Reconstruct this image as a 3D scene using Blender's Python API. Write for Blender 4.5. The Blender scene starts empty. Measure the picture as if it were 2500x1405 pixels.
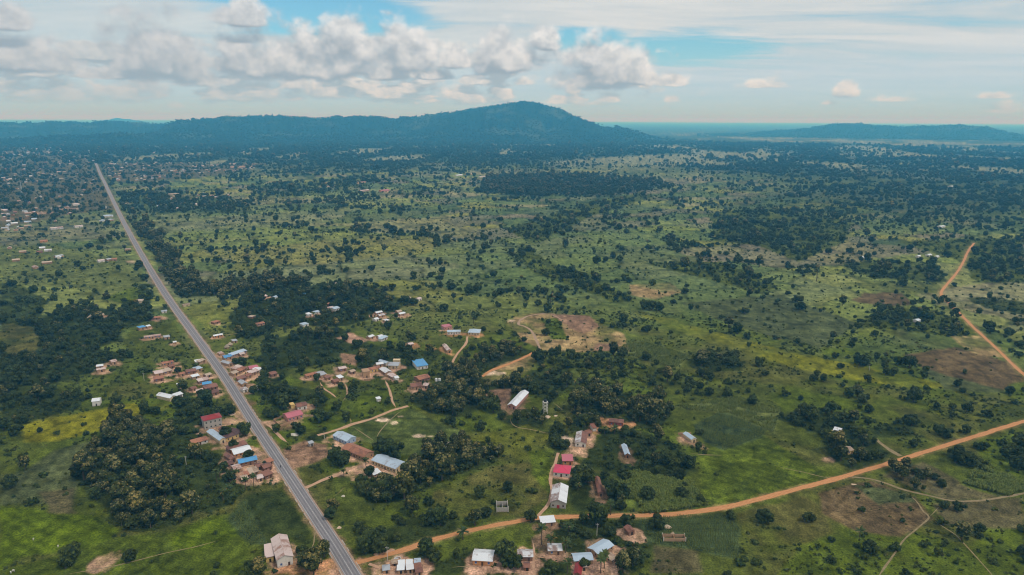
import bpy, math, random
import numpy as np
from mathutils import Matrix, Vector
random.seed(7); RNG = np.random.default_rng(7)
SC = bpy.context.scene
COL = SC.collection
RAD = math.radians

# ------------------------------------------------------------------ camera
CAM_H = 220.0
HFOV = 73.0
FPX = 1250.0 / math.tan(RAD(HFOV / 2))          # focal length in photograph pixels (2500 wide)
PITCH = math.degrees(math.atan((702.5 - 292.0) / FPX))
ROLL = 0.27
cam_data = bpy.data.cameras.new('camera'); cam = bpy.data.objects.new('camera', cam_data); COL.objects.link(cam)
cam_data.sensor_width = 36.0; cam_data.lens = 18.0 / math.tan(RAD(HFOV / 2))
cam_data.clip_start = 1.0; cam_data.clip_end = 250000.0
RM = Matrix.Rotation(RAD(90 - PITCH), 3, 'X') @ Matrix.Rotation(RAD(ROLL), 3, 'Z')
cam.location = (0, 0, CAM_H); cam.rotation_euler = RM.to_euler()
SC.camera = cam
RN = np.array(RM)

def px_dir(px, py):
    px = np.asarray(px, float); py = np.asarray(py, float)
    l = np.stack([(px - 1250.0) / FPX, -(py - 702.5) / FPX, -np.ones_like(px)], -1)
    d = l @ RN.T
    return d / np.linalg.norm(d, axis=-1, keepdims=True)
def ground(px, py):
    """point of the flat plain seen at a photograph pixel"""
    d = px_dir(px, py)
    t = -CAM_H / np.minimum(d[..., 2], -1e-4)
    return np.stack([d[..., 0] * t, d[..., 1] * t], -1)
def to_px(x, y, z=0.0):
    p = np.stack(np.broadcast_arrays(np.asarray(x, float), np.asarray(y, float), np.asarray(z, float) - CAM_H), -1) @ RN
    zz = np.maximum(-p[..., 2], 1e-3)
    return p[..., 0] / zz * FPX + 1250.0, 702.5 - p[..., 1] / zz * FPX
def G(px, py):
    g = ground(px, py); return float(g[0]), float(g[1])

# ------------------------------------------------------------------ world: sky with clouds
SUN_EL, SUN_AZ = 58.0, 128.0        # azimuth clockwise from the view direction (+Y)
SKY_STRENGTH = 0.10
world = bpy.data.worlds.new('World'); SC.world = world; world.use_nodes = True
WT = world.node_tree; WT.nodes.clear()

class NB:
    """small helper for writing node graphs as expressions"""
    def __init__(self, tree): self.t = tree
    def n(self, typ, **kw):
        nd = self.t.nodes.new(typ)
        for k, v in kw.items(): setattr(nd, k, v)
        return nd
    def put(self, sock, v):
        if hasattr(v, 'is_output'): self.t.links.new(v, sock)
        elif v is not None: sock.default_value = v
    def m(self, op, a, b=None, c=None, clamp=False):
        nd = self.n('ShaderNodeMath', operation=op, use_clamp=clamp)
        for i, v in enumerate((a, b, c)):
            if v is not None: self.put(nd.inputs[i], v)
        return nd.outputs[0]
    def vm(self, op, a, b=None, c=None, out=0):
        nd = self.n('ShaderNodeVectorMath', operation=op)
        for i, v in enumerate((a, b, c)):
            if v is not None: self.put(nd.inputs[i], v)
        return nd.outputs['Value' if op in ('LENGTH', 'DOT_PRODUCT', 'DISTANCE') else 'Vector']
    def mix(self, f, a, b, blend='MIX'):
        nd = self.n('ShaderNodeMix', data_type='RGBA', blend_type=blend)
        self.put(nd.inputs[0], f); self.put(nd.inputs[6], a); self.put(nd.inputs[7], b)
        return nd.outputs[2]
    def ss(self, x, lo, hi, a=0.0, b=1.0):
        nd = self.n('ShaderNodeMapRange', interpolation_type='SMOOTHSTEP')
        for i, v in enumerate((x, lo, hi, a, b)): self.put(nd.inputs[i], v)
        return nd.outputs[0]
    def noise(self, vec, scale, detail=4, rough=0.55, lac=2.0, dist=0.0, dim='3D'):
        nd = self.n('ShaderNodeTexNoise', noise_dimensions=dim)
        if vec is not None: self.put(nd.inputs['Vector'], vec)
        nd.inputs['Scale'].default_value = scale; nd.inputs['Detail'].default_value = detail
        nd.inputs['Roughness'].default_value = rough; nd.inputs['Lacunarity'].default_value = lac
        nd.inputs['Distortion'].default_value = dist
        return nd.outputs['Fac']
    def xyz(self, x, y, z=0.0):
        nd = self.n('ShaderNodeCombineXYZ')
        for i, v in enumerate((x, y, z)): self.put(nd.inputs[i], v)
        return nd.outputs[0]
    def sep(self, v):
        nd = self.n('ShaderNodeSeparateXYZ'); self.put(nd.inputs[0], v); return nd.outputs

def rgba(c): return (c[0], c[1], c[2], 1.0)

def px_sky(px, py):
    d = px_dir(px, py); return math.degrees(math.atan2(d[0], d[1])), math.degrees(math.asin(d[2]))

# cumulus bodies: centre x, base y, half width, height (photograph pixels)
CUMULI = [
    (705, 172, 175, 112), (860, 168, 120, 124), (985, 160, 85, 104), (590, 166, 70, 66), (940, 190, 60, 40),
    (400, 172, 120, 150), (330, 165, 60, 70), (70, 165, 130, 78), (20, 62, 62, 70), (600, 55, 65, 60), (260, 188, 80, 26),
    (1235, 165, 110, 84), (1325, 112, 46, 66), (1120, 160, 50, 50), (1465, 196, 120, 102), (1560, 200, 50, 50),
    (1640, 204, 50, 34), (1060, 190, 50, 24), (330, 226, 90, 56), (140, 240, 120, 60), (20, 222, 60, 50),
    (620, 236, 80, 60), (800, 232, 100, 50), (900, 225, 60, 48), (480, 206, 60, 36), (720, 212, 60, 40),
    (1215, 208, 20, 38), (1282, 204, 30, 28), (1396, 226, 20, 26), (1490, 246, 32, 30), (1120, 240, 80, 36),
    (2062, 232, 32, 34), (2170, 246, 52, 14), (2020, 254, 18, 12), (2425, 238, 40, 14), (2455, 272, 44, 26), (1860, 212, 60, 18),
    (420, 262, 26, 16), (60, 248, 60, 16), (1640, 246, 22, 16),
]
def build_sky():
    B = NB(WT)
    sky = B.n('ShaderNodeTexSky', sky_type='NISHITA', sun_disc=False)
    sky.sun_elevation = RAD(SUN_EL); sky.sun_rotation = RAD(SUN_AZ); sky.altitude = 300
    sky.air_density = 1.0; sky.dust_density = 1.2; sky.ozone_density = 2.0
    gen = B.n('ShaderNodeTexCoord').outputs['Generated']
    x, y, z = B.sep(B.vm('NORMALIZE', gen))
    az = B.m('MULTIPLY', B.m('ARCTAN2', x, y), 180 / math.pi)
    el = B.m('MULTIPLY', B.m('ARCSINE', z), 180 / math.pi)
    ip = B.m('DIVIDE', 1.0, B.m('ADD', B.m('MAXIMUM', z, 0.0), 0.06))
    plane = B.xyz(B.m('MULTIPLY', x, ip), B.m('MULTIPLY', y, ip))          # a flat sheet far above
    P = B.xyz(az, el)
    # cloud bodies: a near bank and a far, lower bank
    def bank(name, bodies, low_band, scale, amp):
        g = bpy.data.node_groups.new(name, 'ShaderNodeTree')
        g.interface.new_socket('P', in_out='INPUT', socket_type='NodeSocketVector')
        g.interface.new_socket('D', in_out='OUTPUT', socket_type='NodeSocketFloat')
        C = NB(g); gi = C.n('NodeGroupInput'); go = C.n('NodeGroupOutput'); p = gi.outputs[0]
        env = None
        for cx, by, hw, hh in bodies:
            a0, e0 = px_sky(cx, by); a1, _ = px_sky(cx + hw, by); _, e1 = px_sky(cx, by - hh)
            sx, sy = .66 / (a1 - a0), .66 / (e1 - e0)
            q = C.vm('MULTIPLY_ADD', p, (sx, sy, 0), (-a0 * sx, -e0 * sy, 0))
            q = C.vm('MAXIMUM', q, C.vm('MULTIPLY', q, (1, -4.5, 1)))
            e = C.m('SUBTRACT', 1.0, C.vm('LENGTH', q))
            env = e if env is None else C.m('SMOOTH_MAX', env, e, 0.12)
        if low_band:    # scattered small clouds low over the horizon
            pz = C.sep(p)
            low = C.noise(C.vm('MULTIPLY', p, (0.17, 0.60, 0)), 1.0, 3, 0.6, dim='2D')
            band = C.m('MULTIPLY', C.ss(pz[1], 0.5, 1.8), C.ss(pz[1], 7.0, 4.0))
            side = C.ss(pz[0], 16.0, 2.0, 0.12, 1.0)
            lowd = C.m('MULTIPLY', C.m('MULTIPLY', C.m('SUBTRACT', low, 0.36), 5.0), C.m('MULTIPLY', band, side))
            env = C.m('SMOOTH_MAX', env, C.m('SUBTRACT', lowd, 0.12), 0.1)
        n1 = C.noise(C.vm('MULTIPLY', p, (1, 1.25, 0)), .26 * scale, 7, 0.58, dim='2D')
        vo = C.n('ShaderNodeTexVoronoi', voronoi_dimensions='2D', feature='SMOOTH_F1'); vo.inputs['Scale'].default_value = 0.40 * scale; vo.inputs['Detail'].default_value = 2.5
        vo.inputs['Roughness'].default_value = 0.55; vo.inputs['Smoothness'].default_value = 0.35
        C.put(vo.inputs['Vector'], C.vm('MULTIPLY_ADD', p, (1, 1.15, 0), C.xyz(C.m('MULTIPLY', n1, 1.4 / scale), C.m('MULTIPLY', n1, 0.9 / scale))))
        ed = C.m('MULTIPLY_ADD', C.m('SUBTRACT', n1, 0.5), amp, env)
        ed = C.m('MULTIPLY_ADD', C.m('SUBTRACT', 0.46, vo.outputs['Distance']), 0.36, ed)
        C.t.links.new(ed, go.inputs[0]); return g
    pv = B.noise(B.vm('MULTIPLY', P, (1, 1.3, 0)), 0.9, 5, 0.6, dim='2D')
    dull = B.ss(az, -27.0, -12.0, 0.62, 1.0)
    def shade(g, off, dark, light, soft=1.0):
        def dens(vec):
            nd = B.n('ShaderNodeGroup'); nd.node_tree = g; B.put(nd.inputs[0], vec); return nd.outputs[0]
        d0 = dens(P); d1 = dens(B.vm('ADD', P, off))
        alpha = B.ss(d0, 0.03, 0.42 * soft)
        lit = B.ss(B.m('SUBTRACT', d0, d1), -0.24 * soft, 0.42 * soft)
        lit = B.m('MULTIPLY', lit, B.ss(pv, 0.25, 0.70, 0.55, 1.12))
        lit = B.m('MULTIPLY', lit, B.m('MULTIPLY', dull, B.ss(d0, 0.20, 0.85, 1.0, 0.70)))
        return alpha, B.mix(lit, dark, light)
    al1, cc1 = shade(bank('near_bank', CUMULI[:18], False, 1.0, .80), (0.30, 1.15, 0), (0.27, 0.315, 0.365, 1), (0.67, 0.68, 0.69, 1))
    al2, cc2 = shade(bank('far_bank', CUMULI[18:], True, 1.6, 1.0), (0.2, 0.75, 0), (0.31, 0.365, 0.415, 1), (0.70, 0.70, 0.69, 1), 1.4)
    # thin high veil
    vn = B.noise(B.vm('MULTIPLY', plane, (0.55, 1.35, 0)), 1.0, 6, 0.62, dist=0.4, dim='2D')
    vb = B.noise(B.vm('MULTIPLY', plane, (0.16, 0.3, 0)), 1.0, 2, 0.5, dim='2D')
    def hole(cx, cy, hw, hh):
        a0, e0 = px_sky(cx, cy); a1, _ = px_sky(cx + hw, cy); _, e1 = px_sky(cx, cy - hh)
        return B.vm('LENGTH', B.vm('MULTIPLY_ADD', P, (1 / (a1 - a0), 1 / (e1 - e0), 0), (-a0 / (a1 - a0), -e0 / (e1 - e0), 0)))
    h = B.m('MINIMUM', hole(1660, 118, 200, 46), hole(790, 25, 250, 80))
    h = B.m('MINIMUM', h, hole(1440, 95, 120, 36))
    hm = B.ss(B.m('MULTIPLY_ADD', B.m('SUBTRACT', vn, 0.5), 1.6, h), 0.55, 1.25)
    veil = B.m('MULTIPLY_ADD', vn, 1.4, B.m('MULTIPLY_ADD', vb, 0.8, -0.62))
    veil = B.m('MULTIPLY', B.ss(veil, -0.45, 0.40), hm)
    right = B.ss(B.m('ADD', az, B.m('MULTIPLY', el, 1.5)), -6.0, 22.0, 0.86, 1.0)
    veil = B.m('MULTIPLY', veil, right)
    skyc = B.vm('MULTIPLY', sky.outputs[0], (SKY_STRENGTH * 0.62, SKY_STRENGTH * 1.02, SKY_STRENGTH * 1.10))
    vcol = B.mix(B.ss(vn, 0.3, 0.75), (0.46, 0.515, 0.55, 1), (0.58, 0.605, 0.615, 1))
    col = B.mix(veil, skyc, vcol)
    # pale band over the horizon
    col = B.mix(B.ss(el, 7.0, 0.3, 0.0, 0.92), col, (0.37, 0.53, 0.68, 1))
    col = B.mix(B.m('MULTIPLY', al2, B.ss(el, 0.2, 2.4, 0.35, 0.95)), col, cc2)
    col = B.mix(B.m('MULTIPLY', al1, 0.96), col, cc1)
    col = B.mix(B.ss(el, -0.5, -3.0), col, (0.10, 0.14, 0.12, 1))
    bg = B.n('ShaderNodeBackground'); B.put(bg.inputs[0], col); bg.inputs[1].default_value = 1.0
    # the rest of the sky, beyond the frame: the same broken cloud, more coarsely drawn
    on = B.noise(B.vm('MULTIPLY', plane, (1.1, 1.1, 0)), 1.0, 3, 0.55, dim='2D')
    sky2 = B.vm('MULTIPLY', sky.outputs[0], (SKY_STRENGTH * 0.62, SKY_STRENGTH * 1.02, SKY_STRENGTH * 1.10))
    oc = B.mix(B.ss(on, .30, .62, .55, .95), sky2, B.mix(B.ss(on, .45, .75), (0.66, 0.67, 0.675, 1), (0.45, 0.485, 0.51, 1)))
    oc = B.mix(B.ss(el, 7.0, 0.3, 0.0, 0.92), oc, (0.37, 0.53, 0.68, 1))
    oc = B.mix(B.ss(el, -0.5, -3.0), oc, (0.10, 0.14, 0.12, 1))
    bg2 = B.n('ShaderNodeBackground'); B.put(bg2.inputs[0], oc)
    outw = B.ss(B.m('MAXIMUM', B.m('ABSOLUTE', az), B.m('MULTIPLY_ADD', el, 2.6, 0.0)), 46.0, 58.0)
    mx = B.n('ShaderNodeMixShader'); B.put(mx.inputs[0], outw)
    WT.links.new(bg.outputs[0], mx.inputs[1]); WT.links.new(bg2.outputs[0], mx.inputs[2])
    out = B.n('ShaderNodeOutputWorld'); WT.links.new(mx.outputs[0], out.inputs[0])
    world.cycles.sampling_method = 'MANUAL'; world.cycles.sample_map_resolution = 256
build_sky()

# ------------------------------------------------------------------ sun, exposure, render settings
sun_d = bpy.data.lights.new('sun', 'SUN'); sun_o = bpy.data.objects.new('sun', sun_d); COL.objects.link(sun_o)
sun_d.energy = 1.5; sun_d.angle = RAD(10); sun_d.color = (1.0, 0.95, 0.88)
_a, _e = RAD(SUN_AZ), RAD(SUN_EL)
sun_o.rotation_euler = Vector((-math.sin(_a) * math.cos(_e), -math.cos(_a) * math.cos(_e), -math.sin(_e))).to_track_quat('-Z', 'Y').to_euler()
sun_o.location = (0, 0, 400)
vs = SC.view_settings; SC.display_settings.display_device = 'sRGB'
vs.view_transform = 'Standard'; vs.look = 'None'; vs.exposure = 0.3; vs.gamma = 1.0; vs.use_curve_mapping = False
SC.render.engine = 'CYCLES'
cy = SC.cycles
cy.max_bounces = 4; cy.diffuse_bounces = 2; cy.glossy_bounces = 2; cy.transmission_bounces = 2; cy.volume_bounces = 1; cy.transparent_max_bounces = 8
cy.use_denoising = True; cy.caustics_reflective = False; cy.caustics_refractive = False
cy.filter_width = 1.1; cy.use_adaptive_sampling = True; cy.adaptive_threshold = 0.008
# ------------------------------------------------------------------ numeric helpers
def _hash(ix, iy, seed):
    h = (ix.astype(np.int64) * 374761393 + iy.astype(np.int64) * 668265263 + seed * 1442695041) & 0xFFFFFFFF
    h = ((h ^ (h >> 13)) * 1274126177) & 0xFFFFFFFF
    h = ((h ^ (h >> 16)) * 2246822519) & 0xFFFFFFFF
    return (h ^ (h >> 15)) / 4294967296.0
def vnoise(x, y, seed=0):
    xi, yi = np.floor(x), np.floor(y); fx, fy = x - xi, y - yi
    fx = fx * fx * (3 - 2 * fx); fy = fy * fy * (3 - 2 * fy)
    a, b = _hash(xi, yi, seed), _hash(xi + 1, yi, seed); c, d = _hash(xi, yi + 1, seed), _hash(xi + 1, yi + 1, seed)
    return (a + (b - a) * fx) * (1 - fy) + (c + (d - c) * fx) * fy
def fbm(x, y, seed=0, octs=4, rough=0.5):
    s = 0; amp = 1.0; tot = 0
    for o in range(octs):
        s = s + amp * vnoise(x * 2 ** o + 17.3 * o, y * 2 ** o - 9.1 * o, seed + o); tot += amp; amp *= rough
    return s / tot
def sstep(x, a, b):
    t = np.clip((x - a) / (b - a), 0, 1); return t * t * (3 - 2 * t)
def cells(x, y, size, seed, ang=0.35, ax=1.6):
    """field patchwork: cell id hash, and distance to the nearest field edge (metres)"""
    c, s = math.cos(ang), math.sin(ang)
    u = (c * x + s * y) / (size * ax); v = (-s * x + c * y) / size
    ui, vi = np.floor(u), np.floor(v)
    best = np.full(u.shape, 9.0); sec = np.full(u.shape, 9.0); bid = np.zeros(u.shape)
    for du in (-1, 0, 1):
        for dv in (-1, 0, 1):
            a, b = ui + du, vi + dv
            sx = a + 0.15 + 0.7 * _hash(a, b, seed); sy = b + 0.15 + 0.7 * _hash(a, b, seed + 5)
            d = np.maximum(np.abs(u - sx), np.abs(v - sy)) + 0.25 * (np.abs(u - sx) + np.abs(v - sy))
            m = d < best
            sec = np.where(m, best, np.minimum(sec, d)); best = np.where(m, d, best)
            bid = np.where(m, _hash(a, b, seed + 9), bid)
    return bid, (sec - best) * size * 0.5
def poly_sd(x, y, P):
    """signed distance to a polygon, negative inside"""
    n = len(P); d2 = np.full(x.shape, 1e18); ins = np.zeros(x.shape, bool)
    for i in range(n):
        ax, ay = P[i]; bx, by = P[(i + 1) % n]; ex, ey = bx - ax, by - ay
        wx, wy = x - ax, y - ay
        t = np.clip((wx * ex + wy * ey) / (ex * ex + ey * ey + 1e-9), 0, 1)
        d2 = np.minimum(d2, (wx - ex * t) ** 2 + (wy - ey * t) ** 2)
        c1 = (ay <= y) != (by <= y)
        with np.errstate(divide='ignore', invalid='ignore'):
            ins ^= c1 & (x < ax + (y - ay) / (by - ay + 1e-12) * ex)
    return np.sqrt(d2) * np.where(ins, -1, 1)
def line_d(x, y, L):
    d2 = np.full(x.shape, 1e18)
    for (ax, ay), (bx, by) in zip(L[:-1], L[1:]):
        ex, ey = bx - ax, by - ay; wx, wy = x - ax, y - ay
        t = np.clip((wx * ex + wy * ey) / (ex * ex + ey * ey + 1e-9), 0, 1)
        d2 = np.minimum(d2, (wx - ex * t) ** 2 + (wy - ey * t) ** 2)
    return np.sqrt(d2)
def W(pts): return [G(*p) for p in pts]

# ------------------------------------------------------------------ land cover
# albedo of crops, grass and soils (linear)
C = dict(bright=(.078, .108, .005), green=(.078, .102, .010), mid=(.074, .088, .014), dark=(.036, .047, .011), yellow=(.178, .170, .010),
         ygreen=(.108, .115, .014), olive=(.098, .092, .024), greygreen=(.078, .090, .034), brown=(.120, .084, .040), drab=(.100, .086, .038),
         teal=(.054, .074, .028), maize=(.090, .116, .018), tan=(.300, .208, .095), soil=(.500, .300, .200), orange=(.52, .26, .13),
         sand=(.64, .47, .34), earth=(.25, .150, .092), paleg=(.112, .128, .034), pad=(.42, .30, .22), pale=(.230, .225, .120), ystrip=(.150, .152, .012), pitch=(.080, .100, .024))
FIELDS = [(.138, .166, .052), (.088, .118, .036), (.172, .170, .038), (.132, .130, .070), (.076, .104, .034), (.158, .138, .080), (.170, .186, .048), (.104, .136, .042), (.066, .090, .034), (.140, .152, .066), (.190, .176, .084), (.118, .112, .056), (.150, .176, .040), (.084, .108, .046)]
# (photo outline, colour, trees per hectare, {kind: share}, open: how bare of bushes 0..1)
MIX = {'tree': .62, 'teak': .1, 'bush': .28}
TEAK = {'teak': .8, 'tree': .2}
BUSH = {'bush': .75, 'tree': .25}
VILL = {'tree': .62, 'teak': .12, 'palm': .08, 'bush': .18}
ZONES = [
    # --- wooded and scrubby ground
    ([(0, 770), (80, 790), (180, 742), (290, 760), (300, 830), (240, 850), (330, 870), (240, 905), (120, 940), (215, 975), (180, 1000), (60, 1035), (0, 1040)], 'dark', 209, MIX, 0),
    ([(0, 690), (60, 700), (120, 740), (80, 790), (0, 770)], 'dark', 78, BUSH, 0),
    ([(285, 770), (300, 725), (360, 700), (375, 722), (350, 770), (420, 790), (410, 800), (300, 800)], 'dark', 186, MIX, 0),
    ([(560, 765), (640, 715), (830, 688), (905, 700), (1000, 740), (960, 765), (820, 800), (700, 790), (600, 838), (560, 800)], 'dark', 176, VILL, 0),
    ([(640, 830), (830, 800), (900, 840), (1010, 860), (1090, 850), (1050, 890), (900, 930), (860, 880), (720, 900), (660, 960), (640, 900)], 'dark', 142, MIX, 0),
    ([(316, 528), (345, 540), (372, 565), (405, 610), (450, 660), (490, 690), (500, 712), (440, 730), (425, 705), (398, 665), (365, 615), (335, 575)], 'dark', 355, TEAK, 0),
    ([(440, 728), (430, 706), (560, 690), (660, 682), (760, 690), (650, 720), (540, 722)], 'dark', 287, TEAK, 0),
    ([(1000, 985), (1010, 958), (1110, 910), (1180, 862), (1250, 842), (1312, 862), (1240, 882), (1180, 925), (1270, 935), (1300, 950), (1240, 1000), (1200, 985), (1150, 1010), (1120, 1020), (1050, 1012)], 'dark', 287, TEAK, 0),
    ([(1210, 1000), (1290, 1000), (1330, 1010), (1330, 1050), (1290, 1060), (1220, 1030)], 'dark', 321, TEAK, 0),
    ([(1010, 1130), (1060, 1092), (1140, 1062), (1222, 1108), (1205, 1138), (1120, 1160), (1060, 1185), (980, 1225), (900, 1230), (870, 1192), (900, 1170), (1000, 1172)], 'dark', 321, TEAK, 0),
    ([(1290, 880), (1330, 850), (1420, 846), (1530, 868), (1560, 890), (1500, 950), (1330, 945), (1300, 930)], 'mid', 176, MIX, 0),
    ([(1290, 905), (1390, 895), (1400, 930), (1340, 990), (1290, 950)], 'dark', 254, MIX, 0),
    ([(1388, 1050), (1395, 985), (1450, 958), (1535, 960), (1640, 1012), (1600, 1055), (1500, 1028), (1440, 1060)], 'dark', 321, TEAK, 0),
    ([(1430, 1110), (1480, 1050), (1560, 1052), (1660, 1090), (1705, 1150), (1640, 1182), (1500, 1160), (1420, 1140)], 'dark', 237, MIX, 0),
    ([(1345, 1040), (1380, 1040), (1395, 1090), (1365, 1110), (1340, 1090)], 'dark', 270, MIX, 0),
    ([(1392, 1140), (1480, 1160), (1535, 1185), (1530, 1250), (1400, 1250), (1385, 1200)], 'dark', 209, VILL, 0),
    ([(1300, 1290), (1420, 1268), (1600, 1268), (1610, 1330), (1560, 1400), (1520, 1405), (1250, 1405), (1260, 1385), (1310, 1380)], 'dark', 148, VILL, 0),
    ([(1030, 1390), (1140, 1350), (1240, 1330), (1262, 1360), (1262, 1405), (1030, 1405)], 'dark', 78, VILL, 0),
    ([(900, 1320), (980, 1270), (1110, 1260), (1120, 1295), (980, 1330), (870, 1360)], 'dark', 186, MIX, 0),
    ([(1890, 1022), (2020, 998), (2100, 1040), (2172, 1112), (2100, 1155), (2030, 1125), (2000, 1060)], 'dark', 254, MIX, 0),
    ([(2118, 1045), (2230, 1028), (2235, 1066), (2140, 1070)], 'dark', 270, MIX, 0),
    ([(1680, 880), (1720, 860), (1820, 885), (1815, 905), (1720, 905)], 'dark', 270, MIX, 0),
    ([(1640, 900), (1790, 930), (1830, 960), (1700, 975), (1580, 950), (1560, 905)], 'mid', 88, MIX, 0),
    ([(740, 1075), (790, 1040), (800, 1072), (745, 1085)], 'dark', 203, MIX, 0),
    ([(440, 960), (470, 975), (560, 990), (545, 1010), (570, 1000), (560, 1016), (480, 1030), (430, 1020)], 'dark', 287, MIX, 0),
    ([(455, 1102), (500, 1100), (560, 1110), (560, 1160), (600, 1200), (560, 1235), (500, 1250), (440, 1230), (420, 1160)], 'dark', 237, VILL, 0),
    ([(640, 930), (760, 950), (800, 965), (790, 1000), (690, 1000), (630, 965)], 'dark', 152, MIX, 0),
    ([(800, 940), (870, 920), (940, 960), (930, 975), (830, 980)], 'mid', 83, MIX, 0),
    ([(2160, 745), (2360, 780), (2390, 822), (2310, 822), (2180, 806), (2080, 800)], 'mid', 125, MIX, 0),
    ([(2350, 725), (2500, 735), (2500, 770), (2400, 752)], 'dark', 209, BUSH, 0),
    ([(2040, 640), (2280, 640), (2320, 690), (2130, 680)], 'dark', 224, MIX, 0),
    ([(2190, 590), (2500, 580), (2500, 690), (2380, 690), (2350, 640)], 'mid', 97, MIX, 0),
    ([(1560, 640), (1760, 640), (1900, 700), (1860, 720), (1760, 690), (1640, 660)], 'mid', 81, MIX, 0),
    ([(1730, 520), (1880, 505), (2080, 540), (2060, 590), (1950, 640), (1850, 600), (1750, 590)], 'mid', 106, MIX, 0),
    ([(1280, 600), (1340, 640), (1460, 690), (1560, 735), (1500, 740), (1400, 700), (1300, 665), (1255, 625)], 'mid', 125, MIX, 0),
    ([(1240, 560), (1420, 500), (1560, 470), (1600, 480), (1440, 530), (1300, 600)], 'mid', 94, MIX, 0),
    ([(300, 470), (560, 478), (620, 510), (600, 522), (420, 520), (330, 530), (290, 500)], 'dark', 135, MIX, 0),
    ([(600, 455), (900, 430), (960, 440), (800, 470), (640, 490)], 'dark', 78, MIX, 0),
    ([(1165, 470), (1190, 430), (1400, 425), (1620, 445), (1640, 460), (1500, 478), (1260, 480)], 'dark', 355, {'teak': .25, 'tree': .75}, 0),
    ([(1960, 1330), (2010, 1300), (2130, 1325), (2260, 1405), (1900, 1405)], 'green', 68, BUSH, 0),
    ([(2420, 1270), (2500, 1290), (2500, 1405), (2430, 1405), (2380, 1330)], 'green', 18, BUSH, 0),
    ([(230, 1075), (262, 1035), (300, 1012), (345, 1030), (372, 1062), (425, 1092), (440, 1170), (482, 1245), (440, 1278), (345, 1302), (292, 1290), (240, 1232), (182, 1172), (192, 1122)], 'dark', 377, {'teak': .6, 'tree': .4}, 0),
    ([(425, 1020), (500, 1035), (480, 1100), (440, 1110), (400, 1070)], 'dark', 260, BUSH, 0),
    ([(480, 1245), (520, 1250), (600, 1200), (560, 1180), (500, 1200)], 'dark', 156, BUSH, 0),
    # --- town ground
    ([(0, 352), (205, 378), (240, 432), (280, 512), (180, 522), (0, 560)], 'drab', 46, MIX, .5),
    ([(244, 398), (520, 400), (650, 400), (560, 425), (380, 442), (290, 448), (262, 432)], 'drab', 40, MIX, .5),
    # --- open fields
    ([(0, 1236), (90, 1246), (230, 1262), (290, 1296), (255, 1335), (215, 1350), (150, 1345), (60, 1358), (0, 1395)], 'bright', 0, MIX, 1),
    ([(0, 1395), (150, 1352), (290, 1312), (420, 1300), (520, 1258), (602, 1250), (606, 1330), (590, 1420), (0, 1420)], 'green', 0, MIX, .9),
    ([(430, 1290), (560, 1260), (600, 1300), (500, 1345), (420, 1330)], 'bright', 0, MIX, .9),
    ([(52, 1042), (100, 1026), (330, 984), (348, 1002), (330, 1022), (250, 1050), (150, 1076), (56, 1080)], 'yellow', 1, MIX, .8),
    ([(348, 1000), (430, 970), (418, 992), (380, 1010)], 'ygreen', 0, MIX, .6),
    ([(60, 1150), (130, 1100), (232, 1074), (185, 1165), (192, 1232), (0, 1232), (0, 1170)], 'greygreen', 1, BUSH, .7),
    ([(95, 1200), (180, 1195), (185, 1255), (120, 1250)], 'drab', 1, BUSH, .7),
    ([(330, 790), (420, 780), (470, 870), (420, 880), (330, 870), (300, 840)], 'mid', 6, BUSH, .3),
    ([(0, 790), (100, 800), (90, 855), (30, 870), (0, 850)], 'olive', 5, BUSH, .3),
    ([(0, 600), (130, 600), (330, 640), (360, 700), (300, 720), (150, 700), (0, 690)], 'paleg', 7, MIX, .4),
    ([(250, 730), (330, 700), (375, 725), (290, 740)], 'green', 6, MIX, .4),
    ([(600, 1212), (690, 1190), (760, 1300), (745, 1330), (700, 1310), (620, 1300)], 'dark', 0, BUSH, .4),
    ([(555, 1265), (600, 1215), (640, 1300), (660, 1330), (610, 1330)], 'teal', 0, MIX, .8),
    ([(830, 1062), (865, 1040), (920, 1020), (1000, 1000), (1112, 1050), (1145, 1062), (1060, 1095), (1010, 1120), (940, 1090)], 'pitch', 0, MIX, 1),
    ([(830, 1000), (960, 990), (940, 945), (880, 960), (850, 1030)], 'green', 8, BUSH, .3),
    ([(690, 1096), (740, 1078), (795, 1088), (806, 1112), (760, 1132), (700, 1150)], 'earth', 0, MIX, .8),
    ([(1150, 1068), (1290, 1038), (1340, 1062), (1345, 1095), (1270, 1130), (1200, 1100)], 'ygreen', 4, BUSH, .5),
    ([(1060, 1200), (1200, 1140), (1290, 1130), (1340, 1150), (1335, 1220), (1260, 1260), (1120, 1260), (1040, 1250)], 'olive', 9, BUSH, .3),
    ([(1290, 1100), (1350, 1100), (1338, 1200), (1300, 1160)], 'green', 2, BUSH, .7),
    ([(1490, 1165), (1560, 1152), (1690, 1182), (1732, 1236), (1600, 1256), (1520, 1252)], 'maize', 0, MIX, 1),
    ([(1710, 1112), (1860, 1062), (1990, 1140), (2045, 1168), (1900, 1213), (1735, 1236), (1712, 1190)], 'green', 0, MIX, .9),
    ([(1692, 1040), (1760, 1004), (1872, 1052), (1860, 1066), (1770, 1102), (1720, 1080)], 'teal', 1, MIX, .9),
    ([(1640, 992), (1800, 968), (1905, 1000), (1890, 1060), (1780, 1010), (1700, 1005)], 'paleg', 1, MIX, .8),
    ([(1880, 960), (2000, 960), (2080, 990), (2010, 998), (1910, 1010)], 'green', 4, MIX, .6),
    ([(1560, 1268), (1650, 1258), (1760, 1255), (1810, 1290), (1800, 1365), (1700, 1345), (1590, 1330)], 'teal', 0, MIX, 1),
    ([(1800, 1255), (1960, 1210), (2020, 1240), (2030, 1300), (1960, 1330), (1850, 1330), (1810, 1290)], 'olive', 2, BUSH, .5),
    ([(1600, 1335), (1700, 1345), (1720, 1400), (1590, 1400)], 'drab', 2, BUSH, .5),
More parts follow.
